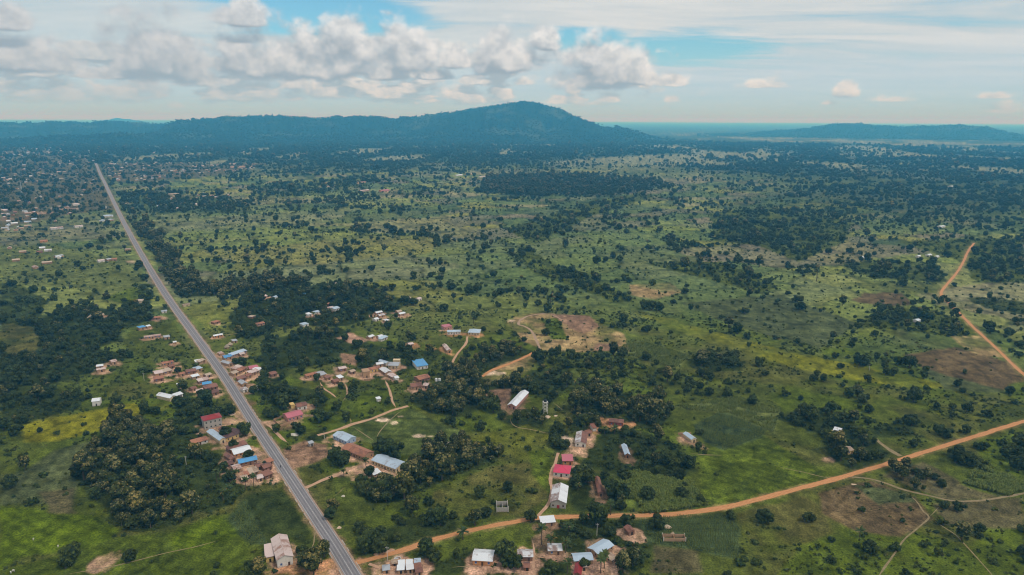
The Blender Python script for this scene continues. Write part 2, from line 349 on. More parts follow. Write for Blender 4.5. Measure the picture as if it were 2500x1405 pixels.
    ([(2000, 1205), (2120, 1172), (2235, 1215), (2282, 1265), (2200, 1312), (2095, 1300), (2010, 1252)], 'brown', 2, BUSH, .7),
    ([(2080, 1185), (2200, 1200), (2240, 1225), (2150, 1235)], 'greygreen', 2, BUSH, .7),
    ([(2145, 1160), (2260, 1128), (2350, 1180), (2450, 1218), (2320, 1224)], 'drab', 2, BUSH, .8),
    ([(2280, 1230), (2500, 1216), (2500, 1290), (2400, 1290), (2300, 1280)], 'drab', 3, BUSH, .6),
    ([(2395, 1128), (2500, 1182), (2500, 1200), (2460, 1214), (2345, 1182)], 'maize', 0, MIX, 1),
    ([(2380, 1080), (2500, 1050), (2500, 1175), (2400, 1125)], 'green', 6, MIX, .3),
    ([(1558, 768), (1640, 780), (1760, 812), (1880, 848), (2000, 874), (2130, 900), (2250, 925), (2330, 948), (2200, 946), (2060, 925), (1920, 893), (1760, 845), (1650, 806)], 'ystrip', 2, MIX, .8),
    ([(1480, 860), (1560, 830), (1690, 870), (1650, 900), (1540, 870)], 'paleg', 6, MIX, .4),
    ([(2205, 866), (2330, 848), (2468, 886), (2500, 930), (2440, 952), (2350, 932), (2250, 900)], 'brown', 2, MIX, .9),
    ([(2250, 898), (2340, 925), (2440, 950), (2440, 960), (2300, 950)], 'greygreen', 2, MIX, .9),
    ([(2320, 822), (2400, 822), (2450, 872), (2380, 870)], 'tan', 2, MIX, .9),
    ([(2000, 850), (2100, 850), (2110, 866), (2020, 870)], 'green', 3, MIX, .9),
    ([(1868, 803), (1930, 800), (1950, 820), (1900, 830), (1870, 818)], 'brown', 0, MIX, .9),
    ([(2110, 716), (2200, 714), (2230, 745), (2160, 750), (2080, 735)], 'brown', 4, MIX, .9),
    ([(1540, 695), (1640, 690), (1660, 715), (1590, 732), (1540, 722)], 'tan', 2, MIX, .9),
    ([(2050, 690), (2290, 690), (2300, 716), (2150, 715)], 'paleg', 3, MIX, .8),
    ([(1660, 740), (1900, 720), (2100, 790), (2000, 850), (1800, 800)], 'greygreen', 9, MIX, .7),
    ([(1240, 790), (1262, 770), (1330, 763), (1440, 775), (1520, 815), (1535, 852), (1420, 860), (1330, 856), (1270, 830)], 'tan', 2, BUSH, .7),
    ([(1345, 766), (1440, 772), (1470, 800), (1420, 815), (1372, 790)], 'earth', 0, BUSH, .9),
    ([(1320, 780), (1362, 778), (1390, 830), (1345, 828)], 'green', 135, BUSH, 0),
    ([(1462, 838), (1535, 846), (1535, 858), (1450, 858)], 'earth', 0, BUSH, .9),
    ([(1175, 922), (1230, 885), (1310, 862), (1300, 900), (1250, 935), (1200, 940)], 'tan', 1, BUSH, .7),
    ([(830, 862), (880, 868), (870, 895), (838, 885)], 'earth', 0, BUSH, .7),
    ([(815, 828), (850, 812), (900, 832), (870, 842)], 'soil', 0, BUSH, .9),
    ([(700, 900), (770, 905), (760, 935), (720, 925)], 'mid', 78, BUSH, .2),
    ([(1190, 955), (1250, 950), (1235, 1000), (1215, 990)], 'earth', 2, BUSH, .7),
]
ZW = [(W(z[0]), z[1], z[2], z[3], z[4]) for z in ZONES]

# ways: photo centre line, half width (m), height of the sheet
ROAD_PX = [(1010, 1640), (905, 1475), (862, 1405), (816, 1330), (770, 1260), (720, 1184), (672, 1111), (628, 1045), (590, 985), (556, 931), (519, 878), (478, 822), (440, 770), (405, 720),
           (373, 669), (345, 621), (319, 575), (296, 531), (275, 488), (258, 452), (244, 423), (235, 402), (228, 393), (214, 383), (198, 374)]
DIRT_PX = [(868, 1376), (915, 1363), (980, 1345), (1060, 1318), (1130, 1300), (1200, 1285), (1260, 1274), (1320, 1265), (1400, 1262), (1470, 1260), (1560, 1259), (1640, 1256), (1720, 1247),
           (1800, 1233), (1880, 1212), (1950, 1193), (2040, 1170), (2130, 1144), (2215, 1118), (2300, 1091), (2380, 1066), (2440, 1047), (2475, 1037), (2560, 1010)]
EAST_PX = [(2560, 962), (2500, 915), (2470, 888), (2440, 858), (2410, 830), (2380, 803), (2346, 769), (2318, 742), (2298, 719), (2310, 697), (2335, 668), (2352, 640), (2363, 615), (2378, 594)]
PATHS = [
    ('track', [(2080, 1166), (2120, 1169), (2170, 1183), (2205, 1196), (2270, 1211), (2330, 1224), (2400, 1222), (2460, 1212), (2520, 1202)], 1.1, 'tan'),
    ('footpath', [(2205, 1196), (2235, 1222), (2255, 1250), (2268, 1264), (2240, 1290), (2210, 1315), (2195, 1335), (2175, 1365), (2150, 1400), (2135, 1425)], .6, 'tan'),
    ('footpath', [(2268, 1264), (2280, 1252), (2296, 1234)], .4, 'tan'),
    ('footpath', [(2268, 1264), (2300, 1285), (2332, 1306), (2352, 1326), (2385, 1362), (2420, 1402), (2430, 1415)], .45, 'tan'),
    ('track', [(776, 1064), (830, 1048), (858, 1037), (910, 1022), (960, 1002), (997, 992)], 2.0, 'soil'),
    ('footpath', [(968, 997), (958, 980), (953, 960), (948, 945), (940, 928)], 1.2, 'soil'),
    ('footpath', [(857, 1036), (857, 1028), (853, 1020)], .9, 'soil'),
    ('footpath', [(780, 932), (790, 948), (810, 962), (824, 974)], .9, 'soil'),
    ('footpath', [(838, 979), (847, 965), (847, 950), (843, 938)], .8, 'soil'),
    ('track', [(747, 1192), (790, 1172), (835, 1155), (852, 1143)], 1.9, 'soil'),
    ('track', [(1362, 1106), (1356, 1130), (1347, 1155), (1344, 1175), (1347, 1195), (1341, 1225), (1326, 1247), (1308, 1264), (1292, 1272)], 1.3, 'soil'),
    ('footpath', [(1296, 1312), (1302, 1330), (1304, 1355), (1302, 1380), (1306, 1410)], .8, 'soil'),
    ('footpath', [(1304, 1354), (1316, 1361), (1330, 1361), (1342, 1357)], .6, 'soil'),
    ('track', [(1178, 920), (1200, 905), (1240, 890), (1280, 873), (1320, 852)], 2.2, 'orange'),
    ('track', [(1319, 852), (1308, 828), (1297, 808), (1280, 797), (1266, 793), (1271, 782), (1290, 772), (1320, 767), (1342, 768)], 1.5, 'sand'),
    ('footpath', [(1342, 768), (1360, 775), (1376, 783), (1390, 784)], 1.2, 'sand'),
    ('footpath', [(1682, 1107), (1720, 1111), (1762, 1112)], .8, 'tan'),
    ('footpath', [(1890, 1138), (1930, 1147), (1960, 1153), (2000, 1163), (2040, 1171)], .4, 'tan'),
    ('footpath', [(985, 1000), (965, 1015), (945, 1034), (927, 1055), (918, 1072)], .5, 'tan'),
    ('footpath', [(860, 1042), (885, 1058), (912, 1076)], .5, 'tan'),
    ('track', [(1141, 822), (1137, 840), (1118, 862), (1108, 878), (1100, 893)], 1.4, 'soil'),
    ('footpath', [(505, 825), (545, 820), (600, 811), (645, 804)], .7, 'tan'),
    ('track', [(2134, 1070), (2165, 1094), (2198, 1114)], 1.8, 'tan'),
    ('footpath', [(640, 1032), (660, 1042), (676, 1058), (690, 1072), (705, 1083)], 1.4, 'soil'),
    ('footpath', [(812, 1215), (826, 1205), (836, 1195), (846, 1186)], .4, 'tan'),
    ('footpath', [(1245, 1020), (1250, 1035), (1265, 1044), (1300, 1050), (1350, 1062)], .5, 'tan'),
    ('footpath', [(1348, 982), (1362, 992), (1385, 1012)], .4, 'tan'),
    ('footpath', [(1100, 1388), (1120, 1384), (1150, 1385), (1175, 1384)], .5, 'tan'),
    ('footpath', [(752, 1352), (765, 1330), (768, 1310), (772, 1290)], .5, 'tan'),
    ('footpath', [(150, 1405), (280, 1382), (400, 1352), (480, 1335), (540, 1318)], .45, 'tan'),
    ('track', [(900, 1378), (925, 1386), (945, 1393), (960, 1402)], 1.2, 'soil'),
    ('footpath', [(590, 1040), (566, 1050), (550, 1040)], 1.4, 'soil'),
]
def smooth(P, step):
    """Catmull-Rom through world points, resampled"""
    P = [np.array(p) for p in P]; P = [2 * P[0] - P[1]] + P + [2 * P[-1] - P[-2]]
    out = []
    for i in range(1, len(P) - 2):
        L = np.linalg.norm(P[i + 1] - P[i]); n = max(2, min(60, int(L / step)))
        for k in range(n):
            t = k / n
            out.append(0.5 * ((2 * P[i]) + (P[i + 1] - P[i - 1]) * t + (2 * P[i - 1] - 5 * P[i] + 4 * P[i + 1] - P[i + 2]) * t * t + (3 * P[i] - P[i - 1] - 3 * P[i + 1] + P[i + 2]) * t ** 3))
    out.append(P[-2]); return np.array(out)
ROAD_W = smooth(W(ROAD_PX), 6.0); DIRT_W = smooth(W(DIRT_PX), 3.0); EAST_W = smooth(W(EAST_PX), 5.0)
PATH_W = [smooth(W(p[1]), 2.5) for p in PATHS]

YARDS = []      # (world x, y, radius a, radius b, angle, colour, strength); filled by the building table

def land(x, y, want='colour'):
    """land cover at world points: albedo, or (trees per hectare, kind weights index, openness)"""
    r = np.hypot(x, y); px, py = to_px(x, np.maximum(y, 1.0))
    wx = (fbm(x / 60, y / 60, 3, 3) - .5) * 26; wy = (fbm(x / 60, y / 60, 8, 3) - .5) * 26
    sc = np.clip(r / 700, .5, 3.0)
    X, Y = x + wx * sc, y + wy * sc
    cid, edge = cells(X, Y, 64, 11)
    cid2, edge2 = cells(X, Y, 190, 23, 0.5, 2.2)
    big = fbm(x / 420, y / 420, 31, 4); med = fbm(x / 90, y / 90, 41, 4); fine = fbm(x / 14, y / 14, 51, 4, .6)
    forest = fbm(x / 700 + 3, y / 1500, 61, 4)
    # how far the land is parcelled into fields
    fw = sstep(r, 600, 1000) * (1 - sstep(r, 2700, 3900) * .85)
    fw = fw * (1 - .75 * sstep(px, 1650, 2250) * sstep(-py, -600, -470))
    fw = fw * (1 - .7 * sstep(-px, -330, -180) * sstep(-py, -560, -470))
    wood = np.clip(sstep(r, 2900, 3900) * sstep(forest, .20, .42) + (1 - fw) * sstep(r, 1100, 2000) * sstep(forest, .34, .52), 0, 1)
    wood = np.maximum(wood, sstep(r, 3400, 4300) * (.35 + .65 * sstep(med, .3, .55)))
    if want == 'colour':
        pal = np.array(FIELDS) * 1.14
        f1 = pal[(cid * len(pal)).astype(int)]; f2 = pal[(cid2 * len(pal)).astype(int)]
        mixc = (fbm(x / 500, y / 500, 71, 2) > .5)[:, None]
        f = np.where(mixc, f1, .3 * f1 + .7 * f2)
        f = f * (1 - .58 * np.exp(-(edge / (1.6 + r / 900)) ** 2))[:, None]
        base = np.array(C['mid'])[None] * (1 - sstep(med, .35, .65))[:, None] + np.array(C['green'])[None] * sstep(med, .35, .65)[:, None]
        ol = sstep(fbm(x / 45, y / 45, 81, 3), .55, .72)[:, None]
        base = base * (1 - ol * .6) + np.array(C['olive'])[None] * ol * .6
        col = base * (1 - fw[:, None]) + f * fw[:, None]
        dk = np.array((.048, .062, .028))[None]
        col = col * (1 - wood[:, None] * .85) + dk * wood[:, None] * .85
        # pale clearings in the far woods
        cl = sstep(fbm(x / 330, y / 800, 91, 4), .50, .63) * sstep(r, 2800, 4000) * (1 - sstep(r, 9000, 15000))
        col = col * (1 - cl[:, None] * .75) + np.array(C['pale'])[None] * cl[:, None] * .75
    else:
        near = 1 - sstep(r, 700, 1000)
        dens = 22 * near * (.3 + 1.4 * sstep(med, .4, .65)) + fw * (3.6 + 12 * sstep(big, .45, .65)) + wood * 62
        hedge = np.exp(-(edge2 / (5 + r / 500)) ** 2) * (fbm(x / 150, y / 150, 101, 2) > .50) + .55 * np.exp(-(edge / 4) ** 2) * (fbm(x / 120, y / 120, 111, 2) > .60)
        dens = dens + hedge * fw * 90
        cl = sstep(fbm(x / 330, y / 800, 91, 4), .50, .63) * sstep(r, 2800, 4000)
        dens = dens * (1 - .88 * cl) * (.12 + 1.9 * sstep(fbm(x / 55, y / 55, 121, 4, .6), .36, .68))
        kind = np.full(x.shape, -1, int); opn = np.where(fw > .5, .7, .15)
    warp = np.clip(r / 900, .35, 2.0)
    zx = x + (fbm(x / 16, y / 16, 5, 3) - .5) * 9 * warp; zy = y + (fbm(x / 16, y / 16, 6, 3) - .5) * 9 * warp
    for k, (P, cn, dn, kd, op) in enumerate(ZW):
        xs = [p[0] for p in P]; ys = [p[1] for p in P]
        m = np.where((x > min(xs) - 20) & (x < max(xs) + 20) & (y > min(ys) - 20) & (y < max(ys) + 20))[0]
        if not len(m): continue
        sd = poly_sd(zx[m], zy[m], P)
        if want == 'colour':
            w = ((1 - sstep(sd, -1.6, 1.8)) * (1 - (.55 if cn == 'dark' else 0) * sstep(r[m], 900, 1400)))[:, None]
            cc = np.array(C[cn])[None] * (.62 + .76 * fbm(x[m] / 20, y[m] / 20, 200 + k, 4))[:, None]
            if cn in ('ystrip', 'ygreen', 'olive', 'tan'): w = w * (.25 + .75 * sstep(fbm(x[m] / 34, y[m] / 34, 260 + k, 4), .36, .56))[:, None]
            if op >= .7:      # crop rows and low banks between plots
                an = .4 + (k * 1.7) % 3.1; per = 4.2 + (k % 4) * 1.1
                s = np.sin((math.cos(an) * zx[m] + math.sin(an) * zy[m]) * 2 * math.pi / per)
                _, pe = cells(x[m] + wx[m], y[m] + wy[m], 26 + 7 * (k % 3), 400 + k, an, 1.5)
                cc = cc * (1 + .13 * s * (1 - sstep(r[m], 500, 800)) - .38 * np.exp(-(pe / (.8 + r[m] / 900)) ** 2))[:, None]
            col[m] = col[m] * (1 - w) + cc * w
        else:
            i = m[sd < (fbm(zx[m] / 40, zy[m] / 40, 7, 3) - .5) * 44 * sstep(r[m], 900, 1400)]; dens[i] = dn * (1 - .45 * sstep(r[i], 900, 1500)) * np.where(r[i] > 1000, .25 + 1.5 * sstep(fbm(x[i] / 45, y[i] / 45, 19, 3), .35, .65), 1.0); kind[i] = k; opn[i] = op
    for (yx, yy, ra, rb, an, cn, st) in YARDS:
        m = np.where((np.abs(x - yx) < max(ra, rb) * 1.6) & (np.abs(y - yy) < max(ra, rb) * 1.6))[0]
        if not len(m): continue
        c, s = math.cos(an), math.sin(an); dx, dy = x[m] - yx, y[m] - yy
        q = np.hypot((c * dx + s * dy) / ra, (-s * dx + c * dy) / rb) + (fbm(x[m] / 7, y[m] / 7, 301, 4) - .5) * 1.7
        w = (1 - sstep(q, .62, 1.08)) * st * (.55 + .45 * sstep(fbm(x[m] / 3.5, y[m] / 3.5, 331, 3), .3, .6))
        if want == 'colour': col[m] = col[m] * (1 - w[:, None]) + np.array(C[cn])[None] * w[:, None] * (.8 + .4 * fbm(x[m] / 4, y[m] / 4, 311, 3))[:, None]
        else:
            dens[m] = dens[m] * (1 - w) ** 2; opn[m] = np.maximum(opn[m], w)
    for L, hw, cn in ((ROAD_W, 5.9, 'earth'), (DIRT_W, 2.9, 'tan'), (EAST_W, 3.6, 'tan')):
        m = np.where((x > L[:, 0].min() - 20) & (x < L[:, 0].max() + 20) & (r < 4000))[0]
        d = line_d(x[m], y[m], L)
        if want == 'colour':
            w = (.55 * (1 - sstep(d + (fbm(x[m] / 6, y[m] / 6, 321, 3) - .5) * 5, hw - 1.5, hw + 1.5)))[:, None]
            col[m] = col[m] * (1 - w) + np.array(C[cn])[None] * w
        else:
            i = m[d < hw + 3.2 + r[m] / 900]; dens[i] = 0; opn[i] = 1
    if want != 'colour':
        for (n_, p_, hw, c_), L in zip(PATHS, PATH_W):
            m = np.where((x > L[:, 0].min() - 9) & (x < L[:, 0].max() + 9) & (y > L[:, 1].min() - 9) & (y < L[:, 1].max() + 9))[0]
            if len(m):
                d = line_d(x[m], y[m], L); i = m[d < hw + (6.0 if c_ == 'orange' else 2.6)]; dens[i] = 0; opn[m[d < hw + .6]] = 1
        return dens, kind, opn
    rough = fbm(x / 5, y / 5, 351, 3)
    spot = sstep(fbm(x / 3.2, y / 3.2, 361, 2), .30, .72)
    col = col * ((.50 + 1.0 * fine) * (.55 + .55 * rough + .36 * spot))[:, None]
    return np.clip(col, .004, .9)

# ------------------------------------------------------------------ mesh and object helpers
def mesh_np(name, V, F, mats=(), colour=None, smooth_=False):
    me = bpy.data.meshes.new(name)
    V = np.asarray(V, np.float32); F = np.asarray(F, np.int32); k = F.shape[1]
    me.vertices.add(len(V)); me.vertices.foreach_set('co', V.ravel())
    me.loops.add(F.size); me.loops.foreach_set('vertex_index', F.ravel())
    me.polygons.add(len(F)); me.polygons.foreach_set('loop_start', np.arange(0, F.size, k, dtype=np.int32))
    me.polygons.foreach_set('loop_total', np.full(len(F), k, np.int32))
    if smooth_: me.polygons.foreach_set('use_smooth', np.ones(len(F), bool))
    if colour is not None:
        a = me.color_attributes.new('albedo', 'FLOAT_COLOR', 'POINT')
        cc = np.ones((len(V), 4), np.float32); cc[:, :3] = colour; a.data.foreach_set('color', cc.ravel())
    me.update(calc_edges=True)
    for m_ in mats: me.materials.append(m_)
    return me
def obj(name, me, parent=None, **props):
    o = bpy.data.objects.new(name, me); COL.objects.link(o)
    if parent is not None: o.parent = parent
    for k, v in props.items(): o[k] = v
    return o
def material(name, base=None, rough=.85, spec=.2, metal=0.0, build=None):
    m = bpy.data.materials.new(name); m.use_nodes = True; B = NB(m.node_tree)
    bs = m.node_tree.nodes['Principled BSDF']
    bs.inputs['Roughness'].default_value = rough; bs.inputs['Specular IOR Level'].default_value = spec; bs.inputs['Metallic'].default_value = metal
    if base is not None: bs.inputs['Base Color'].default_value = rgba(base)
    if build: build(B, bs)
    return m
def attr(B, name):
    nd = B.n('ShaderNodeAttribute'); nd.attribute_name = name; return nd.outputs['Color']
def bump(B, bs, h, strength, dist):
    nd = B.n('ShaderNodeBump'); nd.inputs['Strength'].default_value = strength; nd.inputs['Distance'].default_value = dist
    B.put(nd.inputs['Height'], h); B.t.links.new(nd.outputs[0], bs.inputs['Normal'])

def _ground_nodes(B, bs):
    pos = B.n('ShaderNodeNewGeometry').outputs['Position']
    a = B.noise(pos, .9, 6, .65); b = B.noise(pos, .12, 4, .6)
    f = B.m('MULTIPLY', B.ss(a, .25, .75, .45, 1.55), B.ss(b, .25, .75, .75, 1.25))
    nd = B.n('ShaderNodeVectorMath', operation='SCALE'); B.put(nd.inputs[0], attr(B, 'albedo')); B.put(nd.inputs['Scale'], f)
    B.t.links.new(nd.outputs[0], bs.inputs['Base Color'])
    bump(B, bs, B.noise(pos, 1.3, 5, .7), .7, .8)
M_GROUND = material('ground_cover', rough=1.0, spec=.0, build=_ground_nodes)

def build_ground():
    a0 = np.arange(-46, 46.01, .09); a1 = np.arange(50, 311, 5.0)
    A = np.radians(np.concatenate([a0, a1])); n = len(A)
    ys = np.arange(1560, 297, -2.9); rr = ground(np.full_like(ys, 1250.0), ys)[:, 1]
    rr = np.concatenate([[40, 90, 140, 185, 215], rr[(rr > 225) & (rr < 30000)], [34000, 42000, 55000, 75000]])
    X = (rr[:, None] * np.sin(A)[None]).ravel(); Y = (rr[:, None] * np.cos(A)[None]).ravel()
    col = land(X, Y)
    i = np.arange(len(rr) - 1)[:, None] * n; j = np.arange(n)[None]; j2 = (j + 1) % n
    F = np.stack([i + j, i + n + j, i + n + j2, i + j2], -1).reshape(-1, 4)[:, ::-1]
    V = np.stack([X, Y, np.zeros_like(X)], -1)
    # close the middle
    V = np.vstack([V, [[0, 0, 0]]]); col = np.vstack([col, [C['mid']]])
    T = np.array([[len(V) - 1, k, (k + 1) % n, (k + 1) % n] for k in range(n)])
    me = mesh_np('ground', V, F, [M_GROUND], col)
    o = obj('ground', me, kind='structure')
    cap = mesh_np('ground_middle', np.vstack([V[:n], V[-1:]]), [[n, (k + 1) % n, k] for k in range(n)], [M_GROUND], np.vstack([col[:n], col[-1:]]))
    obj('ground', cap, kind='structure')

# ------------------------------------------------------------------ hills
def _hill_nodes(B, bs):
    pos = B.n('ShaderNodeNewGeometry').outputs['Position']
    a = B.noise(pos, .02, 6, .7); b = B.noise(pos, .0022, 4, .6)
    c = B.mix(B.ss(a, .35, .7), (.008, .018, .010, 1), (.024, .038, .016, 1))
    c = B.mix(B.ss(b, .50, .66, 0, .7), c, (.080, .100, .050, 1))
    B.t.links.new(c, bs.inputs['Base Color']); bump(B, bs, B.noise(pos, .035, 6, .7), 1.0, 22.0)
M_HILL = material('wooded_hillside', rough=.95, spec=.05, build=_hill_nodes)
HILLS = [
    ('hill', 8700, 2300, 3000, [(300, 352), (330, 345), (380, 322), (405, 304), (430, 293), (480, 291), (560, 285), (650, 282), (720, 284), (765, 290), (800, 287), (870, 282), (950, 288), (1000, 286), (1060, 279), (1130, 270),
        (1200, 260), (1250, 251), (1285, 247), (1330, 256), (1370, 267), (1398, 281), (1420, 288), (1450, 301), (1478, 311), (1505, 309), (1530, 314), (1555, 322), (1600, 334), (1660, 345), (1700, 350)]),
    ('hill', 10400, 2600, 3000, [(-420, 310), (-200, 303), (-60, 298), (0, 297), (60, 298), (130, 296), (200, 298), (270, 296), (330, 299), (400, 303), (460, 312), (560, 330), (640, 345)]),
    ('hill', 7300, 900, 1400, [(-300, 350), (-100, 341), (60, 336), (180, 330), (300, 327), (420, 326), (520, 329), (640, 336), (760, 344), (860, 352)]),
    ('hill', 12500, 2400, 3000, [(1700, 347), (1780, 332), (1850, 322), (1900, 318), (1950, 316), (2000, 307), (2050, 302), (2095, 300), (2140, 306), (2200, 310), (2250, 307), (2330, 305), (2400, 308), (2450, 318), (2500, 331), (2560, 342), (2640, 352)]),
    ('hill', 24000, 3000, 3000, [(225, 298), (250, 295), (270, 291), (290, 289), (315, 291), (335, 295), (360, 298)]),
]
HILL_LABELS = ['high wooded mountain ridge rising to a rounded peak', 'low hills along the far left skyline', 'dark low wooded rise in front of the ridge',
               'long low wooded hill at the right skyline', 'tiny pale hill on the far horizon']
HILL_PTS = []
def build_hills():
    for hi, (nm, R0, dfront, dback, sil) in enumerate(HILLS):
        d = [px_dir(*p) for p in sil]
        az = np.array([math.atan2(v[0], v[1]) for v in d]); el = np.array([math.asin(v[2]) for v in d])
        A = np.linspace(az[0], az[-1], 420); E = np.interp(A, az, el)
        hs = np.maximum(CAM_H + R0 * np.tan(E), 0) + (fbm(A * 900, A * 0, 7 + hi, 3) - .5) * 20 + (fbm(A * 130, A * 0, 9 + hi, 3) - .5) * 30
        hs = np.maximum(hs, 0) * sstep(np.minimum(np.arange(420), np.arange(419, -1, -1)), 0, 18)
        T = np.linspace(0, 2, 121); rows = []
        for t in T:
            r = R0 - dfront * (1 - t) if t <= 1 else R0 + dback * (t - 1)
            wob = (fbm(A * 26, A * 0 + 3, 17 + hi, 3) - .5) * dfront * .55 * (1 - min(1, abs(t - 1))) * (1 if t < 1 else 0)
            rr = np.full_like(A, r) + wob * (1 - t if t < 1 else 0)
            pr = sstep(np.array(t if t <= 1 else 2 - t), 0, 1) ** (.95 if t <= 1 else 1.0)
            rav = fbm(A * 60, A * 0 + t * 1.5, 27 + hi, 4)
            rdg = 1 - np.abs(2 * fbm(A * 42, A * 0 + t * .7, 47 + hi, 3) - 1)
            z = hs * pr * (1 - (.6 * (rav - .22) + .55 * (rdg - .55)) * 4 * pr * (1 - pr)) + (fbm(A * 300, A * 0 + t * 9, 37, 3) - .5) * 16 * pr - 3
            rows.append(np.stack([rr * np.sin(A), rr * np.cos(A), z], -1))
        V = np.concatenate(rows); n = 420
        i = np.arange(len(T) - 1)[:, None] * n; j = np.arange(n - 1)[None]
        F = np.stack([i + j, i + j + 1, i + n + j + 1, i + n + j], -1).reshape(-1, 4)
        obj(nm, mesh_np(nm, V, F, [M_HILL], smooth_=True), kind='structure', label=HILL_LABELS[hi])
        if hi < 4:
            k = [7000, 1500, 3500, 3000][hi]
            q = RNG.integers(0, 62 * n, k); HILL_PTS.append(V[q] + np.stack([RNG.normal(0, 14, k), RNG.normal(0, 14, k), np.full(k, -2.0)], -1)[:, :])

# ------------------------------------------------------------------ ways
def ribbon(name, L, hw, z, mat, colour=None, jit=.15, prof=None, taper=False, **props):
    """a strip along a line; jit roughens its edges"""
    n = len(L); t = np.gradient(L, axis=0); t /= np.linalg.norm(t, axis=1, keepdims=True) + 1e-9
    nr = np.stack([t[:, 1], -t[:, 0]], -1)
    j1 = (fbm(np.arange(n) * .37, np.zeros(n), 5, 3) - .5) * 2 * jit * hw; j2 = (fbm(np.arange(n) * .37, np.zeros(n) + 40, 6, 3) - .5) * 2 * jit * hw
    if taper: hw = hw * np.clip(np.minimum(np.arange(n), np.arange(n)[::-1]) / max(3.0, n * .12), .12, 1.0)
    cols = np.array(prof if prof is not None else [-1, -.55, .55, 1])
    V = []
    for c in cols:
        off = c * hw + (j1 if c > 0 else -j2) * abs(c)
        V.append(np.column_stack([L + nr * off[:, None], np.full(n, z)]))
    k = len(cols); V = np.stack(V, 1).reshape(-1, 3)
    i = np.arange(n - 1)[:, None] * k; j = np.arange(k - 1)[None]
    F = np.stack([i + j, i + j + 1, i + k + j + 1, i + k + j], -1).reshape(-1, 4)[:, ::-1]
    return obj(name, mesh_np(name, V, F, [mat], colour), kind='structure', **props)
def soil_mat(name, c, c2):
    def f(B, bs):
        pos = B.n('ShaderNodeNewGeometry').outputs['Position']
        x = B.mix(B.ss(B.noise(pos, .35, 5, .65), .35, .68), rgba(c), rgba(c2))
        x = B.mix(B.ss(B.noise(pos, 2.2, 4, .6), .3, .8, 0, .35), x, rgba([v * .6 for v in c]))
        B.t.links.new(x, bs.inputs['Base Color']); bump(B, bs, B.noise(pos, 3.0, 4, .6), .5, .15)
    return material(name, rough=.95, spec=.1, build=f)
M_ORANGE = soil_mat('orange_laterite', (.46, .20, .075), (.56, .28, .125))
M_RUT = soil_mat('packed_wheel_rut', (.56, .29, .14), (.40, .17, .065))
M_TRACK = soil_mat('trodden_soil', (.42, .25, .155), (.52, .33, .22))
M_PATHTAN = soil_mat('pale_footpath_soil', (.21, .160, .085), (.30, .235, .135))
M_SHOULDER = soil_mat('gravel_shoulder', (.40, .27, .19), (.30, .21, .15))
M_CONC = soil_mat('weathered_concrete', (.46, .43, .38), (.36, .33, .29))
def _asphalt(B, bs):
    pos = B.n('ShaderNodeNewGeometry').outputs['Position']
    x = B.mix(B.ss(B.noise(pos, .12, 5, .65), .3, .7), (.185, .172, .178, 1), (.250, .234, .240, 1))
    x = B.mix(B.ss(B.noise(pos, 1.6, 4, .6), .3, .75, 0, .3), x, (.11, .105, .11, 1))
    B.t.links.new(x, bs.inputs['Base Color'])
M_ASPHALT = material('worn_asphalt', rough=.8, spec=.3, build=_asphalt)
M_TYRE = soil_mat('tyre_worn_asphalt', (.155, .145, .150), (.205, .192, .197))
M_PAINT = soil_mat('worn_white_paint', (.52, .50, .48), (.36, .34, .33))

def offset_line(L, d):
    t = np.gradient(L, axis=0); t /= np.linalg.norm(t, axis=1, keepdims=True) + 1e-9
    return L + np.stack([t[:, 1], -t[:, 0]], -1) * d
def build_ways():
    global road
    ribbon('road_shoulder', ROAD_W, 4.7, .05, M_SHOULDER, jit=.10)
    road = ribbon('road', ROAD_W, 3.75, .09, M_ASPHALT, jit=.02, label='long straight grey tarmac road')
    nearL = ROAD_W[np.hypot(ROAD_W[:, 0], ROAD_W[:, 1]) < 1500]
    for nm, off, hw in (('centre_line', 0.0, .10), ('edge_line', 3.2, .09), ('edge_line', -3.2, .09)):
        o = ribbon(nm, offset_line(nearL, off), hw, .10, M_PAINT, jit=.05, prof=[-1, 1]); del o['kind']; o.parent = road
    droad = ribbon('dirt_road', DIRT_W, 2.0, .07, M_ORANGE, jit=.34, label='orange dirt road crossing the lower right fields')
    eroad = ribbon('dirt_road', EAST_W, 1.7, .12, M_ORANGE, jit=.30, label='orange dirt road running away at the right edge')
    for off in (-2.5, -.95, .95, 2.5):
        o = ribbon('wheel_track', offset_line(nearL, off), .42, .096, M_TYRE, jit=.5, prof=[-1, 1]); del o['kind']; o.parent = road
    for par, L, z in ((droad, DIRT_W, .08), (eroad, EAST_W, .13)):
        for off in (-.85, .85):
            o = ribbon('wheel_rut', offset_line(L, off), .32, z, M_RUT, jit=.7, prof=[-1, 1]); del o['kind']; o.parent = par
    mm = {'tan': M_PATHTAN, 'soil': M_TRACK, 'orange': M_ORANGE, 'sand': M_SHOULDER}
    for (nm, p, hw, cn), L in zip(PATHS, PATH_W):
        ribbon(nm, L, hw * (.8 if nm == 'footpath' else .9), .055, mm[cn], jit=.45, taper=(nm == 'footpath'))

